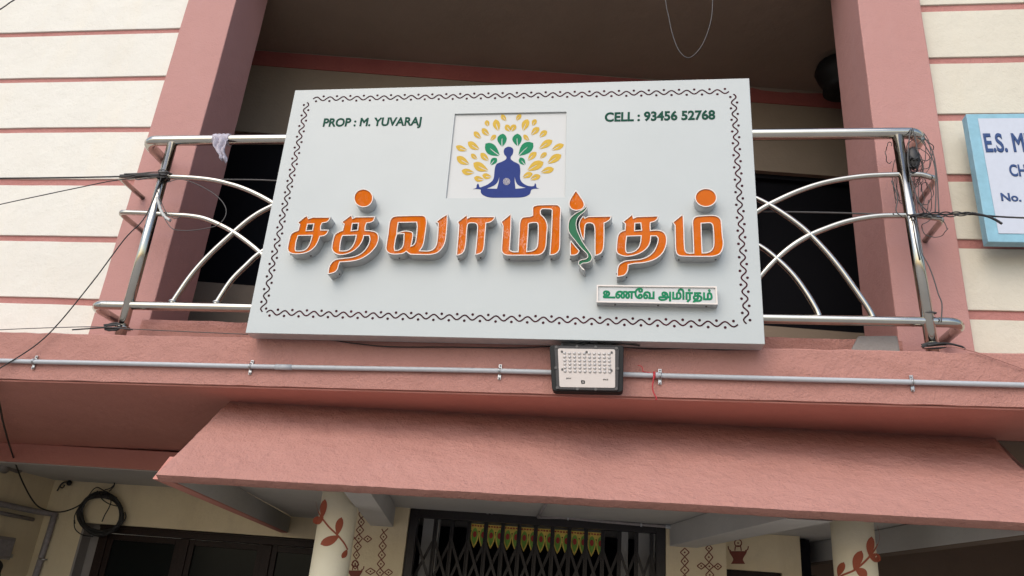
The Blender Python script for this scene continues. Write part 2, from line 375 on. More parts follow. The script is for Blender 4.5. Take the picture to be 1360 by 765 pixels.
LETTERS = [
    ('letter', ["394.7,295.5* 403.9,288 408.1,285.8* 409.9,289.8* 414.9,288* 439.2,288* 437,292.7 433.7,295.3 428.2,296.4* 426.4,300.4 426.4,305* 436.8,305* 434.5,310.3 430.4,313.2 424.9,314.2* 423.5,318.7 419.4,326.6 412.5,333 404.8,336.3 396.5,337.6 387.4,336.9 382.8,334.1 381.4,330.6 381.9,326.1 383.7,317.8 385.6,311.4 389.8,307.7 395.6,305.5* 397.5,298.2*",
        "408.8,298* 416.1,297.7* 414.5,305.4* 407,305.7*",
        "396.2,313.2* 413.9,312.9* 412.5,318.7 409.4,326.1 404.8,331.2 397.5,332.8 392.9,332.5* 392.5,329.7 393.8,320.6"]),
    ('letter', ["452.9,294.9* 467,284.3* 468.5,289.4* 472.5,287.6* 498.7,287.2* 496.3,293.1 492.3,295.5 487.2,296.4* 485.7,300.4 485.4,305.5* 494.5,306.3 500.6,308.8 503.1,313.6 502.4,320.6 499.1,327.9 493.6,334.3 489.9,337.6 481.7,342.9 472.5,346.2 461.5,347.7 451.5,348.4* 450,352.1 448.7,357.2 445.1,361.4 440.5,363.2 435,364.1* 435.9,357.2 437.7,351.7 441.4,346.9 446.9,343.8 456.1,342.5 467,341.1 476.2,338.1 483.5,332.6 488.6,325.1 490.8,317.8 489.9,313.2* 483.5,313.2* 482.1,318.7 478,325.7 470.7,332.8 461.5,337.2 452.4,338.7 446,337.2 441.8,333.6 440.3,329.4 441,322.4 443.2,313.6 446,309.6 450.6,307 454.6,305.5* 456.4,297.7*",
        "468.3,297.1* 475.5,296.8* 474.4,305* 466.9,305.9*",
        "455.1,313.2* 472.5,312.7* 471.3,318.7 468,326.1 463,331.2 456.1,332.8 451.5,332.5* 451.7,329.4 452.8,320.6"]),
    ('letter_dot', ["495.4,262.9 494.5,267.6 491.7,271.6 487.5,274.2 482.6,275.2 477.7,274.2 473.5,271.6 470.8,267.6 469.8,262.9 470.8,258.2 473.5,254.2 477.7,251.6 482.6,250.6 487.5,251.6 491.7,254.2 494.5,258.2"]),
    ('letter', ["517.4,293.1 520.2,288.7 524.8,286.7 532.1,286.1 561.4,285.7 565.4,287.9 566.9,293.1 566.5,300.4 564.7,313.2 563.2,322.3 561,328.2 558.1,332.4* 563.2,332.8 570.5,332.4 576,329.7 579.1,324.2 580,318.7 580.9,309.5 581.5,296.7* 578.2,294.9* 586.1,288.5 594.7,283.6* 594.3,294.9 593.4,307.7 592.1,318.7 589.7,326 585.2,332.4 579.7,336.4 572.3,338.3 563.2,338.5 550.4,338.3 544.9,337.9 542.2,336.4 539.4,334.2* 536.7,336.1 532.1,337.5 522.9,337.9 516.5,336.4 512.9,333 512,329.7 512.9,322.3 514.7,311.4 516,300.4",
        "529.3,295.8* 552.8,295.4* 553.5,300.4 552.6,313.2 551.3,320.5 549.5,324.2 546.4,326* 547.6,320.5 548.9,313.2 548.4,309.2 545.8,307.2 538.5,306.2 533,307.2 527.5,309.2* 528.2,303.1",
        "527.5,311.2* 536.1,310.6* 535.6,320.5 533.9,327.8 529.3,331.5 524.8,332* 524.2,327.8 525.9,316.9"]),
    ('letter', ["607.1,294.5* 620.3,284.3* 621.4,289* 624.5,287.2* 658,287.2* 655.6,292.2 651,295.3 645.9,296.4* 645.2,304 644.1,316.9 643.3,327.8 641,334.2 636.4,337.5 630.5,338.5* 631.3,331.5 632.7,316.9 633.6,304 633.3,298.9 630.9,296.7 624.5,296.4 621.8,297.8 620.7,302.2 619.9,313.2 619,324.2 617.2,332.4 613.5,337 608.9,339 605.7,339.2* 606.2,331.5 607.5,316.9 608.9,298.6*"]),
    ('letter', ["664.7,294.5* 678.8,283* 679.3,286.6 678.8,304 678,318.7 677,331.5* 681.2,333.7 687.6,333.7* 688.1,322.3 689,309.5 689.8,295.8 692.1,289.9 695.8,287.7 703.1,287 706.8,285.7* 706.8,278.4 707.3,274.8 710.4,272.6 716.8,271.6 738.8,271.3 742.8,272.9 745.2,277 744.6,291.2 744.3,313.2 743.9,327.8 742.4,333.3 738.8,337 734.2,338.6 729.6,339* 730.2,331.5 731.5,313.2 732.4,294.9 732.9,279.3* 731.1,278 720.9,277.7 718.5,279.5 718.7,284.5 722.3,287.9 725.6,293 727.4,300.4 726.5,313.2 725.6,326 723.2,333.3 718.7,337.7 713.2,339.1 694.9,339.3 674.8,339.3 669.3,337.9 666.2,334.2 665.6,329.6 666.5,316.8 667.4,300.4",
        "703.1,296.9 712.3,296 714.1,298.5 714.1,313.2 713.2,326 710.6,330.4 705.9,332.6 700,333.5* 700.4,326 701.5,313.2 702.2,301.3"]),
    ('letter_drop', ["764.8,251.9* 770.2,259.2 775,266.5 776.5,272 774.5,276.6 770.2,279 764.4,279.7 758.5,277.5 755.6,272.9 755.6,267.4 759.3,260.1"]),
    ('letter_ribbon', ["779.4,271.5* 779.9,275.7 776.3,281.2 770.8,285.7 767.1,290.3 765.5,296.7 766.6,304.9 770.2,313.2 774.8,322.3 781.8,332.4 786,338.8 786.5,343.4 784.5,347 779.9,349.2 774.1,349.9 771.7,351.8 772.4,354.3 777.6,358.9* 774.5,358.5 770.8,354.7 768,350.1 768.6,346.8 772.1,344.5 777.2,343.5 780.3,340.8 779,337 771.7,329.6 764.4,320.5 757.1,311.3 754.3,304 754.9,294.9 758,288.5 764.4,283 771.7,279 776.8,275.3"]),
    ('letter', ["775,285.7* 776.8,289* 781.2,287* 812.9,286.6* 810.1,292.1 805.5,295.2 802.8,296.3* 802.8,313.2 801.9,329.6 799.1,335.7 794.6,338.6 790,339.7* 789.6,331.5 789.6,313.2 789.1,300.9 786.3,297.1 780.9,296.5 778.1,298.4 777.2,303.1 776.5,313.2 775.4,322.3* 772.1,314.1 769.3,304 768.6,297.6 770.2,292.1 773,287.9"]),
    ('letter', ["757.1,317.7* 760.7,322 764.8,327.1 769.9,332.9* 767.7,337 763.5,339.1 757.1,339.3* 756.7,329.6"]),
    ('letter', ["826.5,294.5* 840.2,283.5* 841.7,289* 845.7,287.2* 875,286.3* 873.2,291.2 869.5,294.3 864.4,295.8* 864,300.4 864.4,305.5* 873.2,305.1 880.5,307 884.5,311.3 886,318.7 884.5,327.8 880.5,336 873.2,342.8 864,347 853,349.4 842.1,350.3 834.8,352* 834.2,358.9 831.1,364.4 826.5,366.8 819.2,367.7* 819.4,358.9 821,352.5 824.7,348.7 830.2,346.1 840.2,344.8 851.2,343.5 860.4,339.9 867.7,333.5 872.3,324.1 873.5,316.8 871.3,313.7* 864.9,313.7* 864.2,320.5 861.3,327.4 854.9,333.8 845.7,338.4 834.8,340.8 827.4,340.2 821,337.5 818.3,333.3 818.7,322.3 819.8,314.1 822,309.5 825.6,306.6 829.6,305.3* 830.2,297.6*",
        "843.7,296.9* 850.5,296.5* 851.6,305.1* 843.4,305.7*",
        "832.9,314.1* 850.9,313.5* 850.3,320.5 847.9,327.8 843,332.7 836.6,334.9 832.9,334.8 831.6,331.5 831.8,322.3"]),
    ('letter', ["892.9,294.9* 906.5,283.9* 907.9,287.2 908.8,304 909.4,322.3 910.5,332.4 913.8,335.5 920.7,335.5* 920.4,322.3 919.6,304 919.3,294.9 920.7,289.8 924.4,287 931.7,286.1 946.3,285.4 953.7,287.2 957.7,291.2 958.8,296.7 960.1,313.2 961.3,322.3 960.1,330.5 956.4,337 950,340.1 942.7,341 906.1,340.6 899.7,338.4 897,332.4 896.4,318.7 896,299.5*",
        "931.7,296.9* 943.6,296.5 946.3,300.4 947.4,313.2 947.3,326 944.5,332 939,334.9 933.2,335.3* 932.6,322.3 932.1,309.5"]),
    ('letter_dot', ["952.2,262.3 951.1,267.1 947.9,271.1 943.2,273.8 937.6,274.8 932,273.8 927.2,271.1 924,267.1 922.9,262.3 924,257.6 927.2,253.5 932,250.8 937.6,249.9 943.2,250.8 947.9,253.5 951.1,257.6"]),
]
YELLOW_LEAVES = [((605.3, 194.1), (620.6, 199.8), 6.8), ((621.4, 188.4), (636.7, 198.6), 8.2), ((606.5, 208.0), (623.1, 218.2), 8.8), ((612.9, 226.7), (629.9, 229.2), 7.6), ((629.4, 236.0), (642.7, 238.6), 6.8), ((640.5, 232.3), (652.9, 235.2), 6.8), ((628.6, 216.5), (648.3, 226.7), 10.2), ((625.7, 204.3), (633.9, 211.4), 5.4), ((638.4, 203.2), (649.2, 213.4), 7.1), ((629.4, 174.8), (639.0, 183.9), 6.5), ((640.1, 170.6), (649.8, 179.9), 6.8), ((646.1, 159.5), (648.6, 168.0), 5.8), ((658.0, 158.4), (662.2, 174.0), 8.5), ((666.0, 151.9), (672.4, 160.7), 5.4), ((658.8, 179.1), (651.5, 186.7), 5.1), ((692.0, 151.9), (685.7, 160.4), 5.4), ((701.3, 158.4), (694.5, 173.7), 8.5), ((711.9, 158.4), (707.3, 167.2), 5.8), ((716.1, 169.2), (705.6, 179.4), 7.1), ((726.5, 173.7), (716.6, 182.2), 6.8), ((733.6, 186.2), (716.1, 197.8), 8.2), ((748.9, 191.8), (732.8, 199.5), 6.8), ((712.4, 202.0), (701.3, 213.1), 7.1), ((726.0, 202.6), (717.5, 210.5), 5.4), ((745.5, 205.4), (727.3, 217.3), 8.8), ((721.9, 215.1), (700.5, 226.7), 10.2), ((735.8, 224.1), (718.3, 229.2), 7.6), ((707.3, 230.1), (694.0, 236.0), 6.8), ((717.8, 233.0), (704.2, 238.9), 6.8), ((695.4, 178.8), (702.7, 186.7), 5.1), ((671.6, 165.5), (678.1, 174.5), 6.8), ((684.8, 165.5), (678.7, 174.5), 6.8)]
GREEN_LEAVES = [((667.9, 177.4), (666.8, 194.7), 11), ((687.2, 177.4), (687.7, 194.1), 11), ((644.7, 190.7), (663.4, 206.6), 12.7), ((708.1, 189.8), (688.9, 206.6), 12.7), ((659.7, 210.0), (651.5, 219.0), 7.1), ((690.3, 209.4), (697.6, 219.0), 7.1)]
FIGURE = ["672.4,208 671.9,211.7 666.5,214.8 660.5,217.3 658,220.7 656.8,226.7 656,235.2 653.7,240.3 647.8,245 641,247.9 637.3,248.8 635.9,245 634.5,244 633,246.7 632.5,249.6 628.2,251.3* 637.9,251.7 638.6,255.6 641.3,259 648.6,262 658,262.7 690.3,262.4 698.8,260.7 703.9,257.3 706.3,251.7 716.1,250.5* 712.7,249.1 711.9,244.7 710.3,243.7 709,247.1 702.2,247.1 696.2,244.5 692,240.3 690.6,235.2 691.1,228.4 690.3,219.9 687.7,217.3 682.6,214.8 678.7,211.7 678.4,208.3 680.9,204.6 681.8,199.5 680.1,196.4 675.8,194.9 671.3,196.4 669,200.3 669.9,205.4",
    "663.1,234.8* 660.7,242 655.8,246.6 646.1,250.5* 660,250.8* 662.4,242",
    "683.5,234.8* 685.4,242 689.6,246.7 698.8,249.6* 684.7,250.8* 683.7,242"]

# ================================================================== SETTING: street
g = MB(); g.box(-200, 200, -200, 3.2, -.3, 0).build('road', M['asphalt']); tag(bpy.data.objects['road'], None, kind='structure')
g = MB(); g.box(-200, 200, 3.2, 200, -.3, .12).build('ground', M['soil']); tag(bpy.data.objects['ground'], None, kind='structure')

# ================================================================== HOUSE
house = empty('house', (-.85, 5.0, .12), 'two storey pink and cream house with a recessed balcony and an entrance porch below', 'house')
YF = 4.6          # face of the balcony slab
def z_top(x): return 3.155 + .0128 * x
def z_bot(x): return 2.826 + .0145 * x
YW = 5.06         # face of the cream cladding

# upper walls with cream boards over pink grooves
def cladding(x0, x1, joints, paint='cream'):
    w = MB(); w.box(x0, x1, YW + .014, YW + .26, 3.0, 7.2); wall = w.build('wall', M['groove'], house)
    c = MB(); prev = 3.0
    for zb, zt in joints + [(7.2, 7.2)]:
        # board from prev to zb, subdivided so that its edges wander a little
        n = 24; vs = []
        for i in range(n + 1):
            x = x0 + (x1 - x0) * i / n
            j = lambda s: .004 * noise.noise((x * 3.1, s * 7.7, 1.3))
            a, b = prev + j(prev), zb + j(zb)
            vs += [(x, YW, a), (x, YW + .018, a), (x, YW, b), (x, YW + .018, b)]
        fs = []
        for i in range(n):
            o, p = i*4, i*4 + 4
            fs += [(o, p, p+2, o+2), (o+1, p+1, p, o), (o+2, p+2, p+3, o+3)]
        fs += [(0, 2, 3, 1), (n*4, n*4+1, n*4+3, n*4+2)]
        c.add(vs, fs); prev = zt
    c.build('cladding', M[paint], wall, bevel=.004)
    return wall
cladding(-8.2, -3.85, [(3.481, 3.536), (4.013, 4.064), (4.525, 4.588), (5.040, 5.092), (5.566, 5.616), (6.082, 6.135), (6.6, 6.65)])
cladding(2.15, 6.5, [(3.556, 3.622), (4.066, 4.137), (4.582, 4.645), (5.088, 5.150), (5.596, 5.656), (6.09, 6.157), (6.6, 6.66)], 'cream_dimmed')

# pillars either side of the balcony
def plaster_grid_box(mb, x0, x1, y0, y1, z0, z1, nz, amp):
    ring = []
    for (xa, ya, xb, yb, k) in ((x0, y0, x1, y0, 5), (x1, y0, x1, y1, 5), (x1, y1, x0, y1, 1), (x0, y1, x0, y0, 5)):
        for i in range(k): ring.append((xa + (xb-xa)*i/k, ya + (yb-ya)*i/k))
    n = len(ring); vs = []
    for j in range(nz + 1):
        z = z0 + (z1 - z0)*j/nz
        for x, y in ring:
            d = noise.noise_vector((x*2.3, y*2.3, z*1.9)) * amp + noise.noise_vector((x*9, y*9, z*8)) * amp * .35
            vs.append((x + d.x, y + d.y, z))
    fs = [(j*n+i, j*n+(i+1) % n, (j+1)*n+(i+1) % n, (j+1)*n+i) for j in range(nz) for i in range(n)]
    return mb.add(vs, fs, False)
plaster_grid_box(MB(), -3.92, -3.46, 5.0, 5.48, 3.0, 7.2, 50, .003).build('pillar', M['pink_pillar'], house, bevel=.008)
plaster_grid_box(MB(), 1.744, 2.196, 5.0, 5.66, 3.0, 7.2, 50, .003).build('pillar', M['pink_pillar'], house, bevel=.008)

# balcony slab: face, underside and top as one slab, with a lumpy cement edge
def slab():
    mb = MB(); nx = 150; x0, x1 = -8.2, 6.5; vs = []; rows = 9
    for i in range(nx + 1):
        x = x0 + (x1-x0)*i/nx; zt, zb = z_top(x), z_bot(x)
        e = .010*noise.noise((x*5, 1, 0)) + .007*noise.noise((x*17, 2, 0))
        col = [(x, 8.4, zt), (x, YF + .05, zt + e), (x, YF + .012, zt + e - .004)]
        for k in range(rows):
            t = k/(rows-1); z = zt - .015 + e + (zb - zt + .015 - e)*t
            col.append((x, YF + .006*noise.noise((x*3, z*5, 3)) + .004*noise.noise((x*11, z*11, 5)), z + (.004*noise.noise((x*6, 9, 0)) if k == rows-1 else 0)))
        col.append((x, 8.4, zb)); vs += col
    m_ = len(col)
    fs = [(i*m_+k, i*m_+k+1, (i+1)*m_+k+1, (i+1)*m_+k) for i in range(nx) for k in range(m_-1)]
    fs += [tuple(range(m_))[::-1], tuple(nx*m_+k for k in range(m_))]
    return mb.add(vs, fs).build('balcony_slab', M['pink'], house)
slab()
mb = MB(); mb.hexa([(-8.2, YF+.02, z_bot(-8.2)-.012), (6.5, YF+.02, z_bot(6.5)-.012), (6.5, 8.3, z_bot(6.5)-.012), (-8.2, 8.3, z_bot(-8.2)-.012),
                    (-8.2, YF+.02, z_bot(-8.2)-.002), (6.5, YF+.02, z_bot(6.5)-.002), (6.5, 8.3, z_bot(6.5)-.002), (-8.2, 8.3, z_bot(-8.2)-.002)])
mb.build('soffit', M['pink_smooth'], house)
# low kerb under the railing and the rough mortar fillet in front of it
mb = MB(); vs = []; n = 70
for i in range(n+1):
    x = -3.45 + 5.18*i/n; e = .012*noise.noise((x*6, 4, 0)) + .008*noise.noise((x*19, 5, 0))
    vs += [(x, 4.9, 3.1), (x, 4.9 + e, 3.325 + e + .012*(x+3)/5), (x, 5.08, 3.33 + e + .012*(x+3)/5), (x, 5.08, 3.1)]
mb.add(vs, [(i*4+k, i*4+(k+1) % 4, (i+1)*4+(k+1) % 4, (i+1)*4+k) for i in range(n) for k in range(4)] + [(0,1,2,3), (n*4+3, n*4+2, n*4+1, n*4)])
mb.build('kerb', M['pink'], house)

# balcony room: ceiling, skewed rear wall with a painted band and a wide dark window
BA, BB = Vector((-4.004, 6.369, 0)), Vector((2.222, 7.266, 0)); BD = (BB - BA).normalized(); BN = Vector((BD.y, -BD.x, 0))
def bw(s, z, out=0): p = BA + BD*s + BN*out; return Vector((p.x, p.y, z))
def back(px, py):
    d = ray(px, py); t = ((BA - EYE).x*BN.x + (BA - EYE).y*BN.y) / (d.x*BN.x + d.y*BN.y); p = EYE + d*t
    return (Vector((p.x, p.y, 0)) - BA).dot(BD), p.z
def skew_box(mb, s0, s1, z0, z1, o0, o1):
    return mb.hexa([bw(s0,z0,o1), bw(s1,z0,o1), bw(s1,z0,o0), bw(s0,z0,o0), bw(s0,z1,o1), bw(s1,z1,o1), bw(s1,z1,o0), bw(s0,z1,o0)])
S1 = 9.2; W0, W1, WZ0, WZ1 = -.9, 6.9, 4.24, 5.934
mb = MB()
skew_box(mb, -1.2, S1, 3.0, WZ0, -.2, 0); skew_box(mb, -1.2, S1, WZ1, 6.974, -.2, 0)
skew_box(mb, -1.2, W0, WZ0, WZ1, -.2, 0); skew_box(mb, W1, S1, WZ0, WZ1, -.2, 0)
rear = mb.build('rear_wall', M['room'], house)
# band under the ceiling with a ragged, peeling top edge at its right end
mb = MB(); vs = []; n = 110
for i in range(n+1):
    s = -1.0 + (S1 - .2 + 1.0)*i/n
    e = (.05*max(0, noise.noise((s*4.2, 2, 0))) + .03*noise.noise((s*13, 7, 0))) if s > 5.0 else .004*noise.noise((s*5, 1, 0))
    q_ = 6.955 - .03*(s > 5.0) + e; vs += [bw(s, 6.77, .012), bw(s, q_, .012), bw(s, q_, .001), bw(s, 6.77, .001)]
mb.add(vs, [(i*4+k, i*4+(k+1) % 4, (i+1)*4+(k+1) % 4, (i+1)*4+k) for i in range(n) for k in range(4)])
mb.build('painted_band', M['band'], rear)
MB().box(-8.0, 6.3, 5.10, 10.2, 6.975, 7.1).build('ceiling', M['room'], house)
MB().box(-8.2, 6.5, 5.09, 10.2, 7.2, 7.35).build('roof', M['concrete'], house)
# dark window
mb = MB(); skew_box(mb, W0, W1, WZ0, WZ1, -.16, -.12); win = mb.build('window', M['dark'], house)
mb = MB()
for s in [W0, .6, 2.15, 3.7, 5.3, W1-.06]: skew_box(mb, s, s+.06, WZ0, WZ1, -.12, -.06)
skew_box(mb, W0, W1, WZ0, WZ0+.05, -.12, -.062); skew_box(mb, W0, W1, WZ1-.05, WZ1, -.12, -.062)
mb.build('frame', M['dark'], win)

# shell of the house behind what the street sees
each_box('outer_wall', M['cream'], house, [(-8.2, 6.5, 10.2, 10.4, .12, 7.2), (-8.2, -8.0, 5.33, 10.2, 3.0, 7.2), (6.3, 6.5, 5.33, 10.2, 3.0, 7.2)])
MB().box(-8.2, 6.5, 4.3, 10.2, .13, .3).build('porch_floor', M['concrete'], house)

# ---- ground floor porch
YB = 7.0
MB().box(-6.3, -2.3, YB, 8.18, 2.55, z_bot(-5) - .02).build('lower_beam', M['pink_smooth'], house, bevel=.01)
MB().box(-6.3, -2.3, YB + .02, 8.2, 2.541, 2.549).build('beam_underside', M['grey'], house)
# left side wall of the porch
MB().box(-6.55, -6.3, 4.75, 8.4, .13, z_bot(-6.4) - .015).build('side_wall', M['cream_in'], house)
MB().box(5.2, 5.4, 4.75, 8.4, .13, z_bot(5.3) - .015).build('side_wall', M['cream_in'], house)
# rear wall with the window opening on the left and another on the right
wz = 2.11
mb = MB()
mb.box(-6.3, -5.78, 8.2, 8.4, .13, wz); mb.box(-2.6, 0.6, 8.2, 8.4, .13, wz)
mb.box(-6.3, -1.9, 8.2, 8.4, wz, 2.545); mb.box(-1.9, .6, 8.2, 8.4, wz, 2.75)
mb.box(-5.78, -2.6, 8.2, 8.4, .13, 1.0)
porch_wall = mb.build('porch_wall', M['cream_in'], house)
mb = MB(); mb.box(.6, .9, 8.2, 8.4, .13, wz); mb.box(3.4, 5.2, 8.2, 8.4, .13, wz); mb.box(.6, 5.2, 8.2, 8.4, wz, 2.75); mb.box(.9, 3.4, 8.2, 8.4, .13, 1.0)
mb.build('porch_wall', M['brown_shade'], house)  # right rear wall, its lack of light painted as brown
MB().box(2.42, 5.2, 5.40, 5.55, 2.35, z_bot(2.4) - .014).build('lower_beam', M['brown_shade'], house)  # added brown strip standing in for the dark porch recess
mb = MB()
for (px, py, h) in ((165, 690, 0),): pass
mb.box(-5.80, -5.78+.005, 8.19, 8.395, 1.0, wz); mb.box(-5.78, -5.62, 8.34, 8.36, 1.0, wz)
mb.build('window_reveal', M['concrete'], house)
def porch_window(x0, x1, stiles):
    fr = MB(); y0 = 8.30
    fr.box(x0, x1, y0 - .07, y0 + .03, wz - .085, wz - .004)
    fr.box(x0, x1, y0 - .085, y0 - .07, wz - .03, wz - .006)
    fr.box(x0, x0 + .1, y0 - .05, y0 + .03, 1.0, wz - .087); fr.box(x1 - .1, x1, y0 - .05, y0 + .03, 1.0, wz - .087)
    fr.box(x0, x1, y0 - .05, y0 + .03, .98, 1.0)
    for s in stiles: fr.box(s - .05, s + .05, y0 - .045, y0 + .028, 1.0, wz - .088)
    w = fr.build('window', M['wood'], house, bevel=.004)
    ed = [x0 + .1] + [e for s in stiles for e in (s - .05, s + .05)] + [x1 - .1]
    for a, b in zip(ed[::2], ed[1::2]):
        MB().box(a, b, y0 - .01, y0 - .002, 1.0, wz - .089).build('pane', M['glass'], w)
        sh = MB(); t = .06; y = y0 - .03
        sh.box(a, a + t, y, y + .018, 1.0, wz - .09); sh.box(b - t, b, y, y + .018, 1.0, wz - .09); sh.box(a + t, b - t, y, y + .018, wz - .15, wz - .091)
        sh.build('shutter_frame', M['wood'], w, bevel=.003)
    return w
porch_window(-5.62, -2.6, [-4.62, -3.68])
porch_window(.9, 3.4, [1.75, 2.6])

# wall round the gate
YG = 6.65
gx0, gx1, gz = -1.765, .372, 2.325
mb = MB(); mb.box(-2.35, gx0, YG, YG + .2, .13, 2.4); mb.box(gx1, .84, YG, YG + .2, .13, 2.4); mb.box(gx0, gx1, YG, YG + .2, gz, 2.4)
gate_wall = mb.build('gate_wall', M['cream_in'], house)
YR = 6.85
mb = MB(); mb.box(.84, 1.45, YR, YR + .15, 2.028, 2.318); mb.box(1.30, 1.45, YR, YR + .15, .13, 2.028)
side_panel = mb.build('porch_wall', M['cream_in'], house)
mb = MB(); mb.box(.842, 1.30, YR + .06, YR + .1, .5, 2.026); w_ = mb.build('window', M['wood'], house)
# hall behind the gate
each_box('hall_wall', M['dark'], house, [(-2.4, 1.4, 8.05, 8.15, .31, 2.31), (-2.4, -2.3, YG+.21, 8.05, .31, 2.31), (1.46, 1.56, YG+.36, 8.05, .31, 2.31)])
each_box('door_jamb', M['grey'], house, [(-1.70, -1.56, 6.93, 7.0, .31, 2.30), (.13, .30, 6.93, 7.0, .31, 2.27), (.02, .075, 6.97, 7.05, .31, 2.3)])
# canopy over the entrance
ZC = 2.32
mb = MB(); mb.prism([(-2.74, 4.70), (2.1, 4.70), (1.95, 6.2), (1.5, 8.2), (-3.45, 8.2), (-3.40, 8.0)], ZC, 2.40)
mb.build('canopy_ceiling', M['grey'], house)
def beam(p, z0, z1, name, mat):   # four plan corners
    # the near end is cut back upwards so that it stays inside the sloping awning
    k = lambda i, x, y: (x + (p[3 - i][0] - x)*.19/(p[3 - i][1] - y), y + .19, z1)
    return MB().hexa([(x, y, z0) for x, y in p] + [k(i, *p[i]) for i in (0, 1)] + [(x, y, z1) for x, y in p[2:]]).build(name, mat, house, bevel=.004)
beam([(-1.60, 4.47), (-1.432, 4.47), (-1.887, 6.645), (-2.087, 6.645)], 2.155, ZC - .002, 'canopy_beam', M['grey'])
beam([(.885, 4.47), (1.125, 4.47), (.613, 6.645), (.40, 6.645)], 2.155, ZC - .002, 'canopy_beam', M['grey'])
beam([(-2.775, 4.43), (-2.68, 4.43), (-3.457, 8.19), (-3.54, 8.19)], 2.150, ZC - .002, 'edge_beam', M['pink_smooth'])
beam([(-2.678, 4.46), (-2.672, 4.46), (-3.447, 8.18), (-3.453, 8.18)], 2.156, ZC - .004, 'beam_face', M['grey'])
beam([(2.098, 4.43), (2.2, 4.43), (1.6, 8.19), (1.50, 8.19)], 2.150, ZC - .002, 'edge_beam', M['brown_shade'])
beam([(2.090, 4.46), (2.096, 4.46), (1.498, 8.18), (1.492, 8.18)], 2.156, ZC - .004, 'beam_face', M['grey'])

# sloping awning with a rough stucco top
def awning():
    mb = MB(); nx, ny = 170, 26; vs = []
    fl, fr = Vector((-2.715, 4.36, 2.168)), Vector((2.36, 4.36, 2.196))
    bl, br = Vector((-2.70, 5.01, z_bot(-2.7) - .004)), Vector((2.385, 5.36, z_bot(2.4) - .004))
    for j in range(ny + 1):
        t = j/ny
        for i in range(nx + 1):
            u = i/nx; a = fl.lerp(fr, u); b = bl.lerp(br, u); p = a.lerp(b, t)
            if u > .985: p.x -= .05*math.sin(math.pi*t)*(u-.985)/.015
            d = .010*noise.noise((p.x*4, p.y*6, 1)) + .006*noise.noise((p.x*13, p.y*15, 2)) + .003*noise.noise((p.x*33, p.y*33, 3))
            k = min(1, (1-t)*9)*min(1, .25 + t*4)
            p += Vector((0, -.6, .8))*d*k
            if j == 0: p += Vector((0, .003*noise.noise((p.x*8, 0, 8)), .0018*noise.noise((p.x*19, 0, 9))))
            vs.append(p)
    W = nx + 1; o = len(vs)
    fs = [(j*W+i, j*W+i+1, (j+1)*W+i+1, (j+1)*W+i) for j in range(ny) for i in range(nx)]
    # lip and underside
    for i in range(nx+1):
        p = vs[i]; vs.append(Vector((p.x, p.y + .05, p.z - .030 + .002*noise.noise((p.x*11, 3, 3)))))
    for i in range(nx+1):
        p = vs[o+i]; vs.append(Vector((p.x, p.y + .03, p.z)))
    for i in range(nx+1):
        p = vs[ny*W+i]; vs.append(Vector((p.x, p.y, 2.402)))
    for i in range(nx+1): vs.append(Vector((vs[o+i].x, 4.72, 2.402)))
    for i in range(nx):
        fs += [(o+i, o+i+1, i+1, i), (o+W+i, o+W+i+1, o+i+1, o+i), (o+3*W+i, o+3*W+i+1, o+W+i+1, o+W+i), (o+2*W+i, o+2*W+i+1, o+3*W+i+1, o+3*W+i), (ny*W+i, ny*W+i+1, o+2*W+i+1, o+2*W+i)]
    for e in (0, nx):
        fs.append(tuple([j*W+e for j in range(ny+1)] + [o+2*W+e, o+3*W+e, o+W+e, o+e]))
    a = mb.add(vs, fs, True).build('awning', M['pink_awning'], house)
    md = a.modifiers.new('edge_split', 'EDGE_SPLIT'); md.split_angle = rad(42)
    return a
awning()

# columns with painted vines
CR = .127
def vine_leaf(mb, cx, cy, tip, base, w):
    l, r = leaf_outline(tip, base, w, 8); vs = []; K = 4
    for a, b in zip(l, r):
        for k in range(K+1): vs.append(atcyl(a[0]+(b[0]-a[0])*k/K, a[1]+(b[1]-a[1])*k/K, cx, cy, CR + .0015))
    mb.add(vs, [(i*(K+1)+k, i*(K+1)+k+1, (i+1)*(K+1)+k+1, (i+1)*(K+1)+k) for i in range(8) for k in range(K)])
def column(cx, cy, conv, leaves, stem):
    c = MB().lathe([(CR, .28), (CR, 1.2), (CR*1.0, 1.8), (CR, 2.33)], cx, cy, 40).build('column', M['cream_col'], house)
    mb = MB()
    for t, b, w in leaves: vine_leaf(mb, cx, cy, conv(*t), conv(*b), w)
    P = [atcyl(*q, cx, cy, CR + .001) for q in smooth([conv(*s) for s in stem], False, 6)]
    mb.ribbon(P, .011, lambda p: Vector((p.x-cx, p.y-cy, 0)).normalized(), .0012)
    mb.build('painted_vine', M['vine'], c, fix=False)
column(-1.905, 5.2+.11, lambda x, y: (380+x/4.25, 620+y/4.25),
       [((220,182),(203,292),9), ((150,312),(212,284),11), ((313,284),(288,388),10), ((193,438),(302,388),12), ((315,516),(345,466),7)],
       [(168,195),(186,262),(238,335),(288,384),(328,432),(347,468)])
column(1.445, 5.2+.11, lambda x, y: (960+x/3.4, 560+y/3.4),
       [((672,518),(664,612),11), ((714,626),(658,604),12), ((627,582),(592,672),13), ((652,700),(598,664),12), ((547,634),(520,700),10), ((470,760),(530,695),12), ((440,720),(470,770),10)],
       [(698,470),(706,535),(665,606),(598,668),(530,700),(470,762),(420,800)])

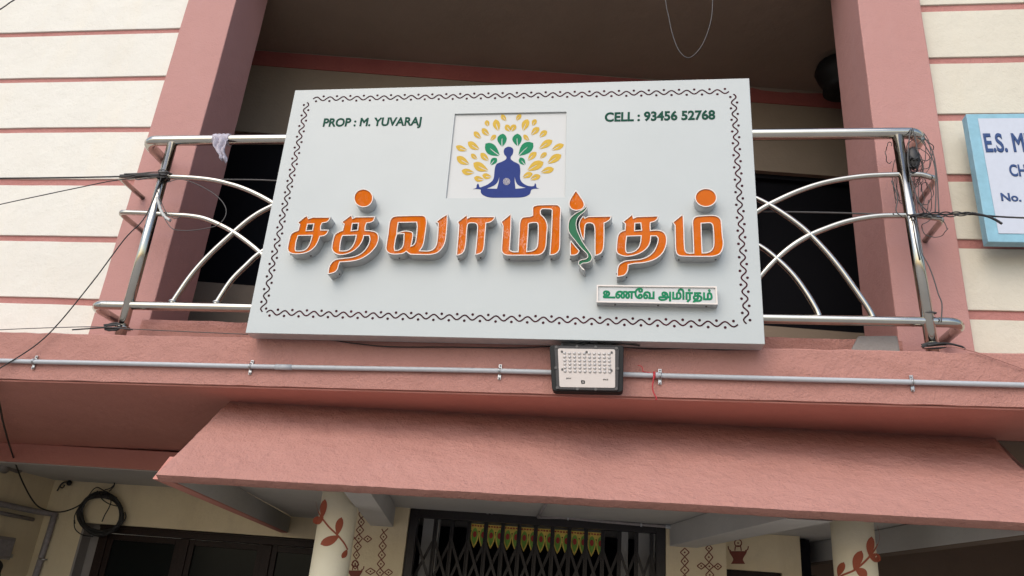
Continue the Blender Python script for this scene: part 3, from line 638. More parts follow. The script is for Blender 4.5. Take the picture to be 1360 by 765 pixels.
# painted kolam chains and pots on the porch walls
def kolam(mb, conv, Y, chains, pots):
    nrm = Vector((0,-1,0))
    for c in chains:
        for (x, y, hw, hh) in c:
            s = 3
            L = [conv(x, y-hh), conv(x+hw*.75, y-hh*.3), conv(x+hw, y), conv(x+hw*.75, y+hh*.3), conv(x, y+hh), conv(x-hw*.75, y+hh*.3), conv(x-hw, y), conv(x-hw*.75, y-hh*.3)]
            mb.ribbon([atY(*q, Y-.0005) for q in smooth([(a[0], a[1], i in (0, 4)) for i, a in enumerate(L)], True, 3)], .0085, nrm, .001, True)
            mb.disc(atY(*conv(x, y), Y-.0005), .0075, nrm, .001, 8)
    for (x, y, s) in pots:
        body = [(-50,-22),(-40,-20,1),(40,-20,1),(50,-22),(46,-8),(30,18),(28,30),(40,52,1),(-40,52,1),(-28,30),(-30,18),(-46,-8)]
        lp = polyY([conv(x+p[0]*s, y+p[1]*s) for p in smooth([(p[0], p[1], len(p) > 2) for p in body], True, 3)], Y)
        v = [(a, Y-.0016, b) for a, b in lp]; mb.add(v, [tuple(range(len(v)))])
        for pts in ([(-40,-22),(-52,-30),(-56,-48)], [(40,-22),(54,-30),(58,-48)], [(-18,-22),(-14,-45),(0,-50),(14,-45),(18,-22)]):
            mb.ribbon([atY(*conv(x+p[0]*s, y+p[1]*s), Y-.0005) for p in smooth(pts, False, 4)], .009, nrm, .001)
        ring = [conv(x + 20*s*math.cos(i*.449), y - 66*s + 20*s*math.sin(i*.449)) for i in range(14)]
        mb.ribbon([atY(*q, Y-.0005) for q in ring], .009, nrm, .001, True); mb.disc(atY(*conv(x, y-66*s), Y-.0005), .007, nrm, .001, 8)
cl = lambda x, y: (380+x/4.25, 620+y/4.25)
mb = MB()
kolam(mb, cl, YG, [[(424,312,17,24),(417,357,20,24),(410,405,20,24),(404,450,20,24),(397,498,17,24),(390,552,20,26),(366,402,22,18),(460,407,22,18)],
      [(550,395,19,24),(545,447,20,26),(540,498,20,25),(535,548,20,25),(530,597,20,24),(476,590,27,18),(578,596,22,18)]], [(390,602,.85)])
mb.ribbon([atY(*cl(*p), YG-.0005) for p in smooth([(424,290),(412,272),(414,258),(426,254)], False)], .0085, t=.001)
for p, q in (((551,371),(540,350)), ((551,371),(576,348)), ((424,290),(440,276))): mb.ribbon([atY(*cl(*p), YG-.0005), atY(*cl(*q), YG-.0005)], .0085, t=.001)
mb.build('painted_kolam', M['kolam'], gate_wall, fix=False)
cr = lambda x, y: (680+x/4.25, 620+y/4.25)
mb = MB(); kolam(mb, cr, YG, [[(975,483,24,24),(975,533,20,25),(975,583,23,25),(975,634,20,25)]], []); mb.build('painted_kolam', M['kolam'], gate_wall, fix=False)
mb = MB()
kolam(mb, cr, YG, [[(1112,460,18,20),(1111,510,22,28),(1114,562,22,22),(1068,560,22,18),(1162,563,20,18),(1116,610,22,26)]], [])
mb.build('painted_kolam', M['kolam'], gate_wall, fix=False)
mb = MB(); kolam(mb, cr, YR, [], [(1276,496,1.0)]); mb.build('painted_pot', M['kolam'], side_panel, fix=False)

# ================================================================== BALCONY RAILING
YL = 4.68; YP = 5.0
rail = empty('balcony_railing', (-.85, YL, 3.13), 'stainless steel balcony railing of crossing arcs behind the white signboard', 'railing')
def elbow_rail(xl, xr, zl, zr, r, name):
    R = .10; P = []
    P.append((xl, YP + .02, zl))
    for k in range(7): a = rad(90*k/6); P.append((xl + R - R*math.cos(a), YL + R - R*math.sin(a), zl))
    n = 12
    for i in range(1, n): P.append((xl + R + (xr - xl - 2*R)*i/n, YL, zl + (zr - zl)*i/n))
    for k in range(7): a = rad(90*k/6); P.append((xr - R + R*math.sin(a), YL + R - R*math.cos(a), zr))
    P.append((xr, YP + .02, zr))
    return MB().tube(P, r, 16).build(name, M['steel'], rail)
tr = elbow_rail(-3.68, 1.945, 4.70, 4.73, .040, 'top_rail')
br = elbow_rail(-3.715, 2.02, 3.345, 3.385, .031, 'bottom_rail')
for (a, b) in (((229,192),(163,436)), ((1192,182),(1238,460))):
    A_, B_ = atY(*a, YL), atY(*b, YL); B_.z -= .08
    p = MB().tube([(A_.x, YL - .003, A_.z), (B_.x, YL - .003, B_.z)], .036, 16).build('post', M['steel'], rail)
    fl = MB(); fl.lathe([(.055, B_.z + .075), (.055, B_.z + .082), (.040, B_.z + .095)], B_.x, YL, 18); fl.build('base_flange', M['steel'], p)
MB().tube([(-.85, YL, 3.13), (-.85, YL, 4.70)], .033, 12).build('post', M['steel'], rail)
def arc(pts, ret=None):
    P = [atY(*p, YL) for p in pts]
    P = spline3(P, 6)
    if ret:   # bend back into the pillar
        e = P[0]; s = -1 if e.x < 0 else 1; z = e.z
        P = [Vector((e.x + s*(.03), YP + .02, z)), Vector((e.x + s*.03, YL + .06, z)), Vector((e.x + s*.026, YL + .025, z)), Vector((e.x + s*.012, YL + .006, z))] + P
    return MB().tube(P, .019, 10).build('arc', M['steel'], rail)
c7 = lambda x, y: (100+x/2.467, 150+y/2.467)
c8 = lambda x, y: (980+x/2.318, 150+y/2.318)
arc([(163,235), c7(230,210), c7(300,209), c7(400,214), c7(480,226), c7(560,251), c7(640,291), c7(720,345), c7(790,410), c7(850,490), c7(895,570), c7(915,640)], True)
arc([(163,282), c7(230,328), c7(300,333), c7(380,338), c7(440,352), c7(520,392), c7(605,457), c7(660,520), c7(700,590), c7(715,632)], True)
arc([c7(316,626), c7(325,611), c7(380,532), c7(440,465), c7(520,391), c7(580,342), c7(640,308), c7(760,255), c7(880,225), c7(1000,215)])
arc([c7(459,630), c7(468,614), c7(510,551), c7(560,500), c7(605,460), c7(700,400), c7(800,360), c7(900,345), c7(1000,342)])
arc([(1238,236), c8(560,190), c8(500,190), c8(400,194), c8(320,204), c8(250,219), c8(180,243), c8(110,275), c8(60,303), c8(-20,360), c8(-90,440), c8(-140,540), c8(-160,630)], True)
arc([(1246,290), c8(570,318), c8(515,316), c8(430,318), c8(340,333), c8(260,360), c8(200,388), c8(140,430), c8(75,495), c8(20,570), c8(-10,625)], True)
arc([c8(423,646), c8(416,630), c8(400,600), c8(360,542), c8(310,473), c8(260,414), c8(200,355), c8(130,304), c8(60,265), c8(-40,225), c8(-140,200), c8(-260,190)])
arc([c8(257,644), c8(250,626), c8(240,603), c8(210,553), c8(170,499), c8(120,450), c8(65,409), c8(-20,370), c8(-120,345), c8(-240,338)])

for px, py in (c7(319, 617), c7(463, 620), c8(420, 637), c8(254, 634)):
    p = atY(px, py, YL); MB().ball((p.x, YL, p.z), .03, 10, 6, (1, .8, .45)).build('weld', M['galv'], rail)

# ================================================================== SIGNBOARD
YS = 4.45
sign = empty('signboard', (-.8, 4.51, 3.1), 'large white restaurant signboard with raised orange Tamil letters and yoga emblem', 'signboard')
TL, TR, BRc, BL = atY(392,120,YS), atY(995,104,YS), atY(1016,457,YS), atY(326,442,YS)
hole = [atY(604.2,151.2,YS), atY(752.3,148.4,YS), atY(750.5,262,YS), atY(592.3,263.2,YS)]
outer = [(p.x, p.z) for p in (TL, TR, BRc, BL)]; inner = [(p.x, p.z) for p in hole]
bd = fill_polys([outer, inner], YS, .012, 'board', M['white_board'], sign)
md = bd.modifiers.new('bevel', 'BEVEL'); md.width = .0015; md.segments = 1; md.limit_method = 'ANGLE'
# returns of the box behind the face sheet
mb = MB(); Yb = YS + .118
o4 = [Vector((p[0], YS + .0125, p[1])) for p in outer]; cc = sum(o4, Vector())/4
i4 = [p + (cc - p).normalized()*.003 for p in o4]
vs = i4 + [Vector((p.x, Yb, p.z)) for p in i4]
mb.add(vs, [(0,1,5,4),(1,2,6,5),(2,3,7,6),(3,0,4,7),(4,5,6,7)]).build('box_return', M['alu'], sign)
ep = fill_polys([[(p[0], p[1]) for p in [((q[0]-sum(a[0] for a in inner)/4)*1.02 + sum(a[0] for a in inner)/4, (q[1]-sum(a[1] for a in inner)/4)*1.02 + sum(a[1] for a in inner)/4) for q in inner]]], YS + .0125, .006, 'emblem_panel', M['white_acrylic'], sign)
YE = YS + .0125
fill_polys([polyY(smooth(parse(s), True, 4), YE) for s in FIGURE], YE - .0014, .0014, 'seated_figure', M['navy'], ep)
def leaves(L, name, mat):
    mb = MB()
    for i, (tip, base, w) in enumerate(L):
        l, r = leaf_outline(tip, base, w*1.14, 9)
        # two halves with the pale vein slit left open between them, running from the base to two thirds
        n = len(l); mid = []
        for a, b in zip(l, r): mid.append(((a[0]+b[0])/2, (a[1]+b[1])/2))
        ux, uy = (r[n//2][0]-l[n//2][0]), (r[n//2][1]-l[n//2][1]); q = math.hypot(ux, uy); ux, uy = ux/q, uy/q
        for side, E_ in ((-1, l), (1, r)):
            V = []
            for k in range(n):
                g_ = 0 if k < 4 else .35 + .03*k
                g_ = g_ if w > 6 else g_*.7
                mx, my = mid[k][0] + side*ux*g_, mid[k][1] + side*uy*g_
                ex, ey = E_[k]
                if k == n-1: ex, ey = mx, my
                V += [atY(mx, my, YE - .0014), atY(ex, ey, YE - .0014)]
            mb.add(V, [(2*k, 2*k+1, 2*k+3, 2*k+2) for k in range(n-1)])
    return mb.build(name, mat, ep, fix=False)
leaves(YELLOW_LEAVES, 'yellow_leaves', M['yellow']); leaves(GREEN_LEAVES, 'green_leaves', M['green'])
mb = MB(); fc = (590+487/5.883, 140+595/5.883)
for k in range(10):
    a = k*math.pi/5
    mb.ribbon([atY(fc[0]+3.4*math.cos(a)+1.1*math.cos(t*.785), fc[1]+3.4*math.sin(a)+1.1*math.sin(t*.785), YE-.0016) for t in range(8)], .0022, t=.001, closed=True)
mb.ribbon([atY(fc[0]+2.4*math.cos(t*.393), fc[1]+2.4*math.sin(t*.393), YE-.0016) for t in range(16)], .003, t=.001, closed=True)
mb.ribbon([atY(fc[0]+1.1*math.cos(t*.393), fc[1]+1.1*math.sin(t*.393), YE-.0016) for t in range(16)], .003, t=.001, closed=True)
mb.build('flower_mark', M['trim'], ep, fix=False)
# wavy vine border with dots
def border(a, b, waves, amp=.0155, phase=0):
    mb = MB(); A_, B_ = atY(*a, YS), atY(*b, YS); d = B_ - A_; L = d.length; d.normalize(); nn = Vector((-d.z, 0, d.x)); P = []
    S = 14*waves
    for i in range(int(S) + 1):
        t = i/S; P.append(A_ + d*L*t + nn*amp*math.sin(2*math.pi*waves*t + phase) + Vector((0, -.0005, 0)))
    mb.ribbon(P, .0092, t=.001)
    k = 0; n = int(waves*2)
    for k in range(n):
        t = (k + .5)/(waves*2); s = math.sin(2*math.pi*waves*t + phase); s = -1 if s > 0 else 1
        mb.disc(A_ + d*L*t + nn*s*amp*1.35 + Vector((0, -.0005, 0)), .0088, t=.001, seg=9)
    return mb
mb = MB()
for bb in (border((416,131.5),(968,121.5),29), border((974,125),(991.5,430),18), border((354,415),(980,431),30), border((408,136),(348.5,414),18)):
    o = len(mb.v); mb.v += bb.v; mb.f += [[i+o for i in f] for f in bb.f]; mb.sm += bb.sm
mb.build('vine_border', M['maroon'], sign, fix=False)
lettering('PROP : M. YUVARAJ', (428.5,168), (559,166.3), (431,157.2), YS, M['green_text'], sign, bold=.032)
lettering('CELL : 93456 52768', (803,161.3), (950,158.2), (803.4,149.2), YS, M['green_text'], sign, bold=.036)

# channel letters: deep aluminium returns, white trim ring, orange face set back behind it
DEP = .085; YT = YS - DEP
def inset(lp, w, ccw):
    n = len(lp); out = []
    for i in range(n):
        a, b, c = lp[i-1], lp[i], lp[(i+1) % n]
        d1 = (b[0]-a[0], b[1]-a[1]); d2 = (c[0]-b[0], c[1]-b[1])
        l1 = math.hypot(*d1) or 1e-9; l2 = math.hypot(*d2) or 1e-9
        n1 = (-d1[1]/l1, d1[0]/l1); n2 = (-d2[1]/l2, d2[0]/l2); s = (n1[0]+n2[0], n1[1]+n2[1]); q = math.hypot(*s)
        if q < .25: s = n1; q = 1
        k = min(1/max((s[0]/q*n1[0]+s[1]/q*n1[1]), .5), 1.8)
        out.append((b[0] + s[0]/q*w*k*ccw, b[1] + s[1]/q*w*k*ccw))
    return out
def area(lp): return sum(lp[i-1][0]*lp[i][1] - lp[i][0]*lp[i-1][1] for i in range(len(lp)))/2
def dedupe(lp):
    out = []
    for p in lp:
        if not out or math.hypot(p[0]-out[-1][0], p[1]-out[-1][1]) > 2e-3: out.append(p)
    return out
rivets = []
for kind, ps in LETTERS:
    sides, rim, loops = MB(), MB(), []
    yt = YT - (.012 if kind == 'letter_ribbon' else 0)
    for pi, s in enumerate(ps):
        lp = dedupe(polyY(smooth(parse(s), True, 4), yt)); loops.append(lp)
        sg = 1 if area(lp) > 0 else -1
        into = sg if pi == 0 else -sg
        n = len(lp); w = .0085; w = .004 if kind == 'letter_ribbon' else .0058; I = inset(lp, w, into)
        sides.add([(x, yt + .0005, z) for x, z in lp] + [(x, YS - .0008, z) for x, z in lp], [(i, (i+1) % n, n+(i+1) % n, n+i) for i in range(n)])
        rim.add([(x, yt, z) for x, z in lp] + [(x, yt, z) for x, z in I] + [(x, yt + .007, z) for x, z in I],
                [(i, (i+1) % n, n+(i+1) % n, n+i) for i in range(n)] + [(n+i, n+(i+1) % n, 2*n+(i+1) % n, 2*n+i) for i in range(n)])
    nm = 'letter' if kind == 'letter' else kind
    L_ = sides.build(nm, M['alu'], sign, fix=False)
    rim.build('trim', M['trim'], L_, fix=False)
    fill_polys(loops, yt + .0065, .003, 'face', M['green_acr'] if kind == 'letter_ribbon' else M['orange'], L_)
    # small fixing screws on the lower returns
    if kind == 'letter':
        lp = loops[0]; zmin = min(p[1] for p in lp); low = [p for p in lp if p[1] < zmin + .05]; low.sort()
        each_ball('screw', M['grey_wire'], L_, [((p[0], YS - .03, p[1]), .006, 7, 5) for p in (low[len(low)//5], low[len(low)*4//5])])
# subtitle light box
box4 = [atY(792.5,378.2,YS-.06), atY(952,380.2,YS-.06), atY(953.5,404.5,YS-.06), atY(792.3,401.5,YS-.06)]
lp = [(p.x, p.z) for p in box4]
mb = MB(); n = 4
mb.add([(x, YS-.06, z) for x, z in lp] + [(x, YS-.0008, z) for x, z in lp], [(i, (i+1) % 4, 4+(i+1) % 4, 4+i) for i in range(4)])
sub = mb.build('subtitle_box', M['alu'], sign, fix=False)
I = inset(lp, .009, 1 if area(lp) > 0 else -1)
mb = MB(); mb.add([(x, YS-.0605, z) for x, z in lp] + [(x, YS-.0605, z) for x, z in I] + [(x, YS-.05, z) for x, z in I], [(i, (i+1) % 4, 4+(i+1) % 4, 4+i) for i in range(4)] + [(4+i, 4+(i+1) % 4, 8+(i+1) % 4, 8+i) for i in range(4)])
mb.build('trim', M['trim'], sub, fix=False)
fill_polys([lp], YS - .052, .003, 'face', M['white_acrylic'], sub)
lettering('\u0b89\u0ba3\u0bc7\u0bb5 \u0b85\u0bae\u0bbf\u0bb0\u0bcd\u0ba4\u0bae\u0bcd', (800.5,395.4), (946.5,398.2), (800.5,381.2), YS - .0522, M['green_sub'], sub, bold=.045, t=.002, fill='NONE')
for px in (817, 874, 938):
    mb = MB()
    p = atZ(px, 408.5, 0) if False else atY(px, 404, YS-.03); mb.ball((p.x, YS-.03, lp[3][1] + (lp[2][1]-lp[3][1])*(p.x-lp[3][0])/(lp[2][0]-lp[3][0]) - .001), .006, 7, 5)
    mb.build('screw', M['grey_wire'], sub)

# ================================================================== BLUE FRAMED NAME BOARD
YN = 4.86
nb = empty('name_board', (2.9, 4.9, 4.0), 'white name board with light blue painted frame fixed on the right cream wall', 'sign')
a, b = atY(1281.7,151,YN), atY(1314,321,YN)
xl = (a.x+b.x)/2; zt, zb = a.z, b.z; xr = xl + 1.35
MB().box(xl, xr, YN + .003, YN + .075, zb, zt).build('board', M['blue'], nb, bevel=.004)
a, b = atY(1298.6,157.4,YN), atY(1326.4,310,YN); ix = (a.x+b.x)/2
MB().box(ix, xr - .065, YN - .001, YN + .002, b.z, a.z).build('sheet', M['sign2'], nb)
for z in (zb + .2, zt - .2): MB().box(xl + .2, xl + .25, YN + .076, YW + .0, z, z + .05).build('bracket', M['galv'], nb)
n_ = lambda x, y: (1180+x/4.03, 150+y/4.03)
lettering('E.S. MU', n_(521,207), n_(800,205), n_(519,109), YN - .0015, M['blue_text'], nb, bold=.03)
lettering('CH', n_(652,337), n_(742,338), n_(650,275), YN - .0015, M['blue_text'], nb, bold=.03)
lettering('No.', n_(605,470), n_(712,473), n_(603,428), YN - .0015, M['blue_text'], nb, bold=.03)

# ================================================================== FLOODLIGHT
fl = empty('floodlight', (-.215, 4.5, 2.8), 'black LED floodlight hanging under the bottom edge of the white signboard', 'floodlight')
YQ = 4.44
def q(px, py, Y=YQ): return atY(px, py, Y)
def rbox(mb, c4, y0, y1, r=.02):
    loop = []
    P = [Vector((p.x, 0, p.z)) for p in c4]
    for i in range(4):
        a, b, c = P[i-1], P[i], P[(i+1) % 4]; u = (a-b).normalized(); v = (c-b).normalized()
        s, e = b + u*r, b + v*r
        for k in range(5):
            t = k/4; loop.append(s*(1-t)**2 + b*2*t*(1-t) + e*t*t)
    n = len(loop)
    mb.add([(p.x, y0, p.z) for p in loop] + [(p.x, y1, p.z) for p in loop], [tuple(range(n)), tuple(range(n, 2*n))[::-1]] + [(i, (i+1) % n, n+(i+1) % n, n+i) for i in range(n)])
    return mb
rbox(MB(), [q(729.5,457.5), q(828.5,457.5), q(827.5,520), q(733,518.5)], YQ + .012, YQ + .085, .025).build('housing', M['black'], fl, bevel=.004)
fr_ = rbox(MB(), [q(736,459.5), q(822.5,460.5), q(821,519), q(739,517)], YQ + .002, YQ + .014, .02).build('bezel', M['lamp_frame'], fl, bevel=.003)
fd = lambda x, y: (725+x/8.242, 450+y/8.242)
pn = rbox(MB(), [q(*fd(131,106)), q(*fd(758,116)), q(*fd(758,537)), q(*fd(150,528))], YQ - .002, YQ + .006, .012).build('panel', M['lamp_panel'], fl)
for r_ in range(6):
    for c_ in range(10):
        p = q(*fd(203 + c_*54.3 - (r_-0)*0 + r_*1.5, 157 + c_*1.0 + r_*39.5), YQ - .002); MB().ball((p.x, YQ - .003, p.z), .0105, 10, 6, (1, .55, .85)).build('led_lens', M['lens'], pn)
for (x, y) in ((175,140),(445,145),(720,150),(180,335),(718,348)): p = q(*fd(x, y), YQ-.002); MB().disc((p.x, YQ-.002, p.z), .007, t=.003).build('screw', M['screw'], pn)
for (x, y) in ((113,92),(340,88),(545,92),(772,105),(110,318),(785,325),(125,535),(345,548),(545,552),(770,547)): p = q(*fd(x, y), YQ+.002); MB().disc((p.x, YQ+.002, p.z), .009, t=.004).build('screw', M['screw'], fr_)
mb = MB()
rbox(mb, [q(*fd(385,455)), q(*fd(427,457)), q(*fd(427,493)), q(*fd(387,492))], YQ - .0032, YQ - .0021, .003); mb.build('logo_mark', M['black'], pn)
mb = MB(); 
mb.ribbon([q(*fd(397,474), YQ-.0034), q(*fd(417,475), YQ-.0034)], .004, t=.0006); mb.ribbon([q(*fd(407,465), YQ-.0034), q(*fd(407,484), YQ-.0034)], .004, t=.0006); mb.build('logo_cross', M['lamp_panel'], pn, fix=False)
lettering('50W', fd(222,441), fd(278,441), fd(222,424), YQ - .0022, M['black'], pn, bold=.02, t=.001)
lettering('IP65', fd(626,454), fd(682,455), fd(626,437), YQ - .0022, M['black'], pn, bold=.02, t=.001)
mb = MB(); a, b = q(745,458.5, 4.5), q(813,458.5, 4.5)
mb.box(a.x, b.x, 4.49, 4.62, a.z + .002, a.z + .010); mb.box(a.x, a.x+.012, 4.49, 4.62, a.z - .1, a.z + .002); mb.build('bracket', M['lamp_frame'], fl)

# ================================================================== CONDUIT ON THE SLAB FACE
pipe = empty('wall_conduit', (-.85, 4.57, 2.9), 'long pale grey pvc conduit clipped along the pink balcony slab face', 'conduit')
YC = YF - .022
P = [atY(*p, YC) for p in ((0,479),(44,480.3),(200,483.6),(332,486.6),(480,489.3),(663,492.6),(876,498.8),(1050,503.4),(1212,507.6),(1360,511.5))]
P = [P[0] + (P[0]-P[2])*1.5] + P + [P[-1] + (P[-1]-P[-3])*1.5]
MB().tube(spline3(P, 4), .0155, 12).build('pipe', M['pvc'], pipe)
for (a, b) in (((366,487.3),(388,487.8)), ((868,498.2),(879,498.6))):
    MB().tube([atY(*a, YC), atY(*b, YC)], .0185, 12).build('coupling', M['pvc'], pipe)
for px, py in ((44.6,480.2),(332.5,486.7),(663.5,492.7),(876.5,499),(1212,507.7)):
    c = atY(px, py, YC); mb = MB()
    for k in (-1, 1): mb.tube([(c.x + .004*k, YC - .017*math.cos(t*.4), c.z + .019*math.sin(t*.4)) for t in range(-6, 7)], .0035, 6)
    mb.box(c.x-.009, c.x+.009, YF-.012, YF-.004, c.z+.017, c.z+.045); mb.box(c.x-.009, c.x+.009, YF-.012, YF-.004, c.z-.05, c.z-.017)
    mb.ball((c.x, YF-.016, c.z-.042), .007, 7, 5); mb.ball((c.x, YF-.016, c.z+.036), .006, 7, 5)
    mb.build('clamp', M['galv'], pipe)

# ================================================================== GATE
gate = empty('folding_gate', ((gx0+gx1)/2, YG + .1, .3), 'black collapsible steel lattice gate closed across the porch entrance', 'gate')
mb = MB(); yg = YG + .02
mb.box(gx0 + .003, gx0 + .075, yg, yg + .06, .3, gz - .004); mb.box(gx1 - .075, gx1 - .003, yg, yg + .06, .3, gz - .004); mb.box(gx0 + .075, gx1 - .075, yg + .001, yg + .059, gz - .075, gz - .005)
mb.build('frame', M['gate'], gate, bevel=.003)
ups = [atY(540 + x/7.283, 715, yg + .08).x for x in (268, 432, 595, 760, 925, 1085, 1245, 1410, 1572, 1735, 1898, 2060, 2224, 2370)]
ups = [u for u in ups if u < gx1 - .05]
for u in ups:
    mb = MB(); mb.box(u - .016, u - .010, yg + .07, yg + .095, .32, gz - .02); mb.box(u + .010, u + .016, yg + .07, yg + .095, .32, gz - .02); mb.box(u - .010, u + .010, yg + .085, yg + .095, .32, gz - .02)
    mb.build('upright', M['gate'], gate)
zs = [2.105, 1.70, 1.30, .90]
allu = [gx0 + .06] + ups + [gx1 - .06]
for z0 in zs:
    for u0, u1 in zip(allu, allu[1:]):
        for s, yy in ((1, yg + .064), (-1, yg + .1)):
            A_, B_ = Vector((u0, yy, z0)), Vector((u1, yy, z0 - .36))
            if s < 0: A_, B_ = Vector((u1, yy, z0)), Vector((u0, yy, z0 - .36))
            d = (B_ - A_).normalized(); w = Vector((-d.z, 0, d.x))*.011; t = Vector((0, .004, 0))
            MB().hexa([A_-w-t, A_+w-t, A_+w+t, A_-w+t, B_-w-t, B_+w-t, B_+w+t, B_-w+t]).build('lattice_bar', M['gate'], gate)
mb = MB(); p = atY(540+810/7.283, 660+148/7.283, yg); each_ball('bolt', M['galv'], gate, [((p.x-.02, yg-.005, p.z), .018, 8, 5), ((p.x+.015, yg-.005, p.z+.004), .02, 8, 5)])
# pipe along the gate head
gp = empty('gate_conduit', atY(790, 687, YG-.03), 'thin grey conduit pipe running above the black gate with an elbow', 'conduit')
gq = lambda x, y, Y=YG-.025: atY(700+x/6.8, 660+y/6.8, Y)
e = gq(105, 182); P = [gq(1305, 270), gq(1030, 250), gq(640, 217), gq(360, 190), gq(130, 184)]
MB().tube(spline3(P, 4), .0125, 10).build('pipe', M['pvc_old'], gp)
top = atZ(700+178/6.8, 660+52/6.8, ZC - .012)
MB().tube([gq(130,184), gq(108,182), e + Vector((-.01, -.02, .01)), (e.x, 6.58, ZC-.014), top], .0125, 10).build('riser', M['pvc_old'], gp)
for a, b in (((1252,266),(1312,272)), ((365,191),(378,192)), ((1024,250),(1040,251))): MB().tube([gq(*a), gq(*b)], .017, 10).build('coupling', M['pvc'], gp)

# printed leaf bunting hung behind the gate bars
YK = YG + .16
tor = empty('leaf_bunting', atY(715, 697, YK), 'bunting of printed green and yellow paper leaves hung behind the black gate', 'bunting')
A_, B_ = atY(626.5, 695.3, YK), atY(803.5, 708.0, YK); nL = 16; step = (B_ - A_)/nL
mb = MB(); h = .055
mb.hexa([A_-Vector((0,0,h)), B_-Vector((0,0,h)), B_-Vector((0,-.002,h)), A_-Vector((0,-.002,h)), A_, B_, B_+Vector((0,.002,0)), A_+Vector((0,.002,0))]).build('header_strip', M['leaf_b'], tor)
mb = MB()
for i in range(nL*3):
    c = A_ + step*((i+.5)/3) + Vector((0, -.0005, -.016)); mb.disc(c, .0095, t=.001, seg=7, ry=.008)
mb.build('header_pattern', M['leaf_c'], tor, fix=False)
def leaf_shape(c, w, h, y):
    pr = [(0, -.0), (.30, -.10), (.48, -.28), (.5, -.45), (.42, -.65), (.22, -.85), (0, -1)]
    L = [(c.x + w*a, y, c.z + h*b) for a, b in pr] + [(c.x - w*a, y, c.z + h*b) for a, b in pr[-2:0:-1]]
    return L
for i in range(nL):
    c = A_ + step*(i + .5) + Vector((0, 0, -.018)); w = step.length
    bkp = leaf_shape(c, w*.98, .178, YK - .002); n = len(bkp)
    lf = MB().add(bkp + [(x, y + .0015, z) for x, y, z in bkp], [tuple(range(n))] + [(k, (k+1) % n, n+(k+1) % n, n+k) for k in range(n)]).build('leaf_pennant', M['leaf_b'], tor, fix=False)
    MB().add(leaf_shape(c + Vector((0,0,-.012)), w*.72, .145, YK - .0035), [tuple(range(n))]).build('leaf_print', M['leaf_a'], lf, fix=False)
    mb = MB(); mb.disc(c + Vector((0, -.005, -.068)), .017, t=.001, seg=9, ry=.026); mb.build('medallion', M['leaf_c'], lf, fix=False)

# ================================================================== CABLES AND SMALL THINGS
def cable(name, pts, Y, r, mat, label, cat='cable', n=6, parent=None, seg=7):
    P = [atY(p[0], p[1], p[2] if len(p) > 2 else Y) for p in pts]
    o = MB().tube(spline3(P, n), r*.78, seg).build(name, mat, parent)
    return tag(o, label, cat) if not parent else o
cable('overhead_cable', [(-160,238,4.2),(-60,237.5,4.4),(0,236.8),(80,236),(160,234.5),(205,233),(222,232)], 4.62, .008, M['black_wire'], 'thin black cable coming in from the left at the height of the railing arcs')
cable('overhead_cable', [(-160,310,4.0),(-60,286,4.3),(0,271.5),(60,258.5),(110,248),(150,240),(200,234)], 4.61, .005, M['black_wire'], 'thin black cable rising to the left railing post from lower left')
cable('rail_cable', [(236,234),(262,238),(300,238.5),(365,240),(500,250),(700,268),(900,279),(1010,281),(1100,282.5),(1205,285.5)], 4.735, .0075, M['grey_wire'], 'thin cable stretched behind the signboard from post to post')
cable('overhead_cable', [(1205,285.5),(1250,285),(1280,284),(1310,286.5),(1340,288.5),(1420,292,4.5),(1560,300,4.3)], 4.635, .0075, M['black_wire'], 'black cable leaving the right post towards the blue framed name board')
mb = MB()
for k in range(3):
    P = []
    for i in range(46):
        t = i/45; px = 1208 + 88*t; py = 286.5 - 3*t; am = (2.8*math.sin(math.pi*t)**.8 + .6)
        P.append(atY(px, py + am*math.sin(4*t*math.pi + k*2.1), 4.63 + .012*math.cos(4*t*math.pi + k*2.1)))
    mb.tube(P, .0042, 6)
mb.tube(spline3([atY(*p, 4.625) for p in ((1290,283),(1310,287),(1322,292),(1331,297.5))], 5), .008, 7)
tag(mb.build('cable_splice', M['black_wire']), 'twisted black cable knot with a short loose tail beside the blue framed board', 'cable')
cable('drop_cable', [(214,236),(205,262),(190,292),(165,318),(120,378),(60,448),(0,489),(-30,507)], 4.56, .0055, M['black_wire'], 'black cable sloping from the left post down across the cream wall to the slab')
cable('drop_cable', [(-8,505,4.55),(0,540,5.2),(6,568,6.0),(16,602,6.9),(30,640,7.4),(46,668,7.7),(60,677,7.85),(80,680,7.95),(100,674,8.05),(118,662,8.12),(130,652,8.15)], 8, .010, M['black_wire'], 'black cable sagging from the slab edge to the coil on the porch wall')
cable('thin_wire', [(222,242),(240,238),(262,245),(285,258),(298,272),(300,285),(292,297),(280,302),(255,306),(232,305),(222,296),(216,284)], 4.62, .0042, M['grey_wire'], 'thin grey wire looped beside the left railing post', 'wire')
cable('thin_wire', [(208,250),(214,268),(222,284),(232,290),(240,288)], 4.61, .004, M['grey_wire'], 'short wire curl tied low on the left railing post', 'wire')
cable('ceiling_wire', [(880,-60),(884,0),(888,22),(893,45),(901,66),(912,76.5),(923,72),(935,55),(944,28),(946.5,0),(947,-60)], 4.9, .0045, M['grey_wire'], 'pale wire hanging in a loop from the balcony ceiling above the signboard', 'wire')
cable('overhead_cable', [(-80,62),(0,12.5),(22,-2),(120,-60)], 4.5, .007, M['grey_wire'], 'thin cable crossing the top left corner over the cream wall')
cable('ledge_wire', [(-40,441),(0,438),(60,435.5),(118,434),(150,435),(175,437),(260,441),(330,444)], 4.585, .0038, M['grey_wire'], 'thin wire lying along the slab edge at the left post', 'wire')
cable('ledge_wire', [(1228,462),(1260,460),(1290,466),(1320,476),(1362,491),(1420,512)], 4.585, .0042, M['pink'], 'pinkish wire trailing along the slab edge at the right post', 'wire')
mb = MB()
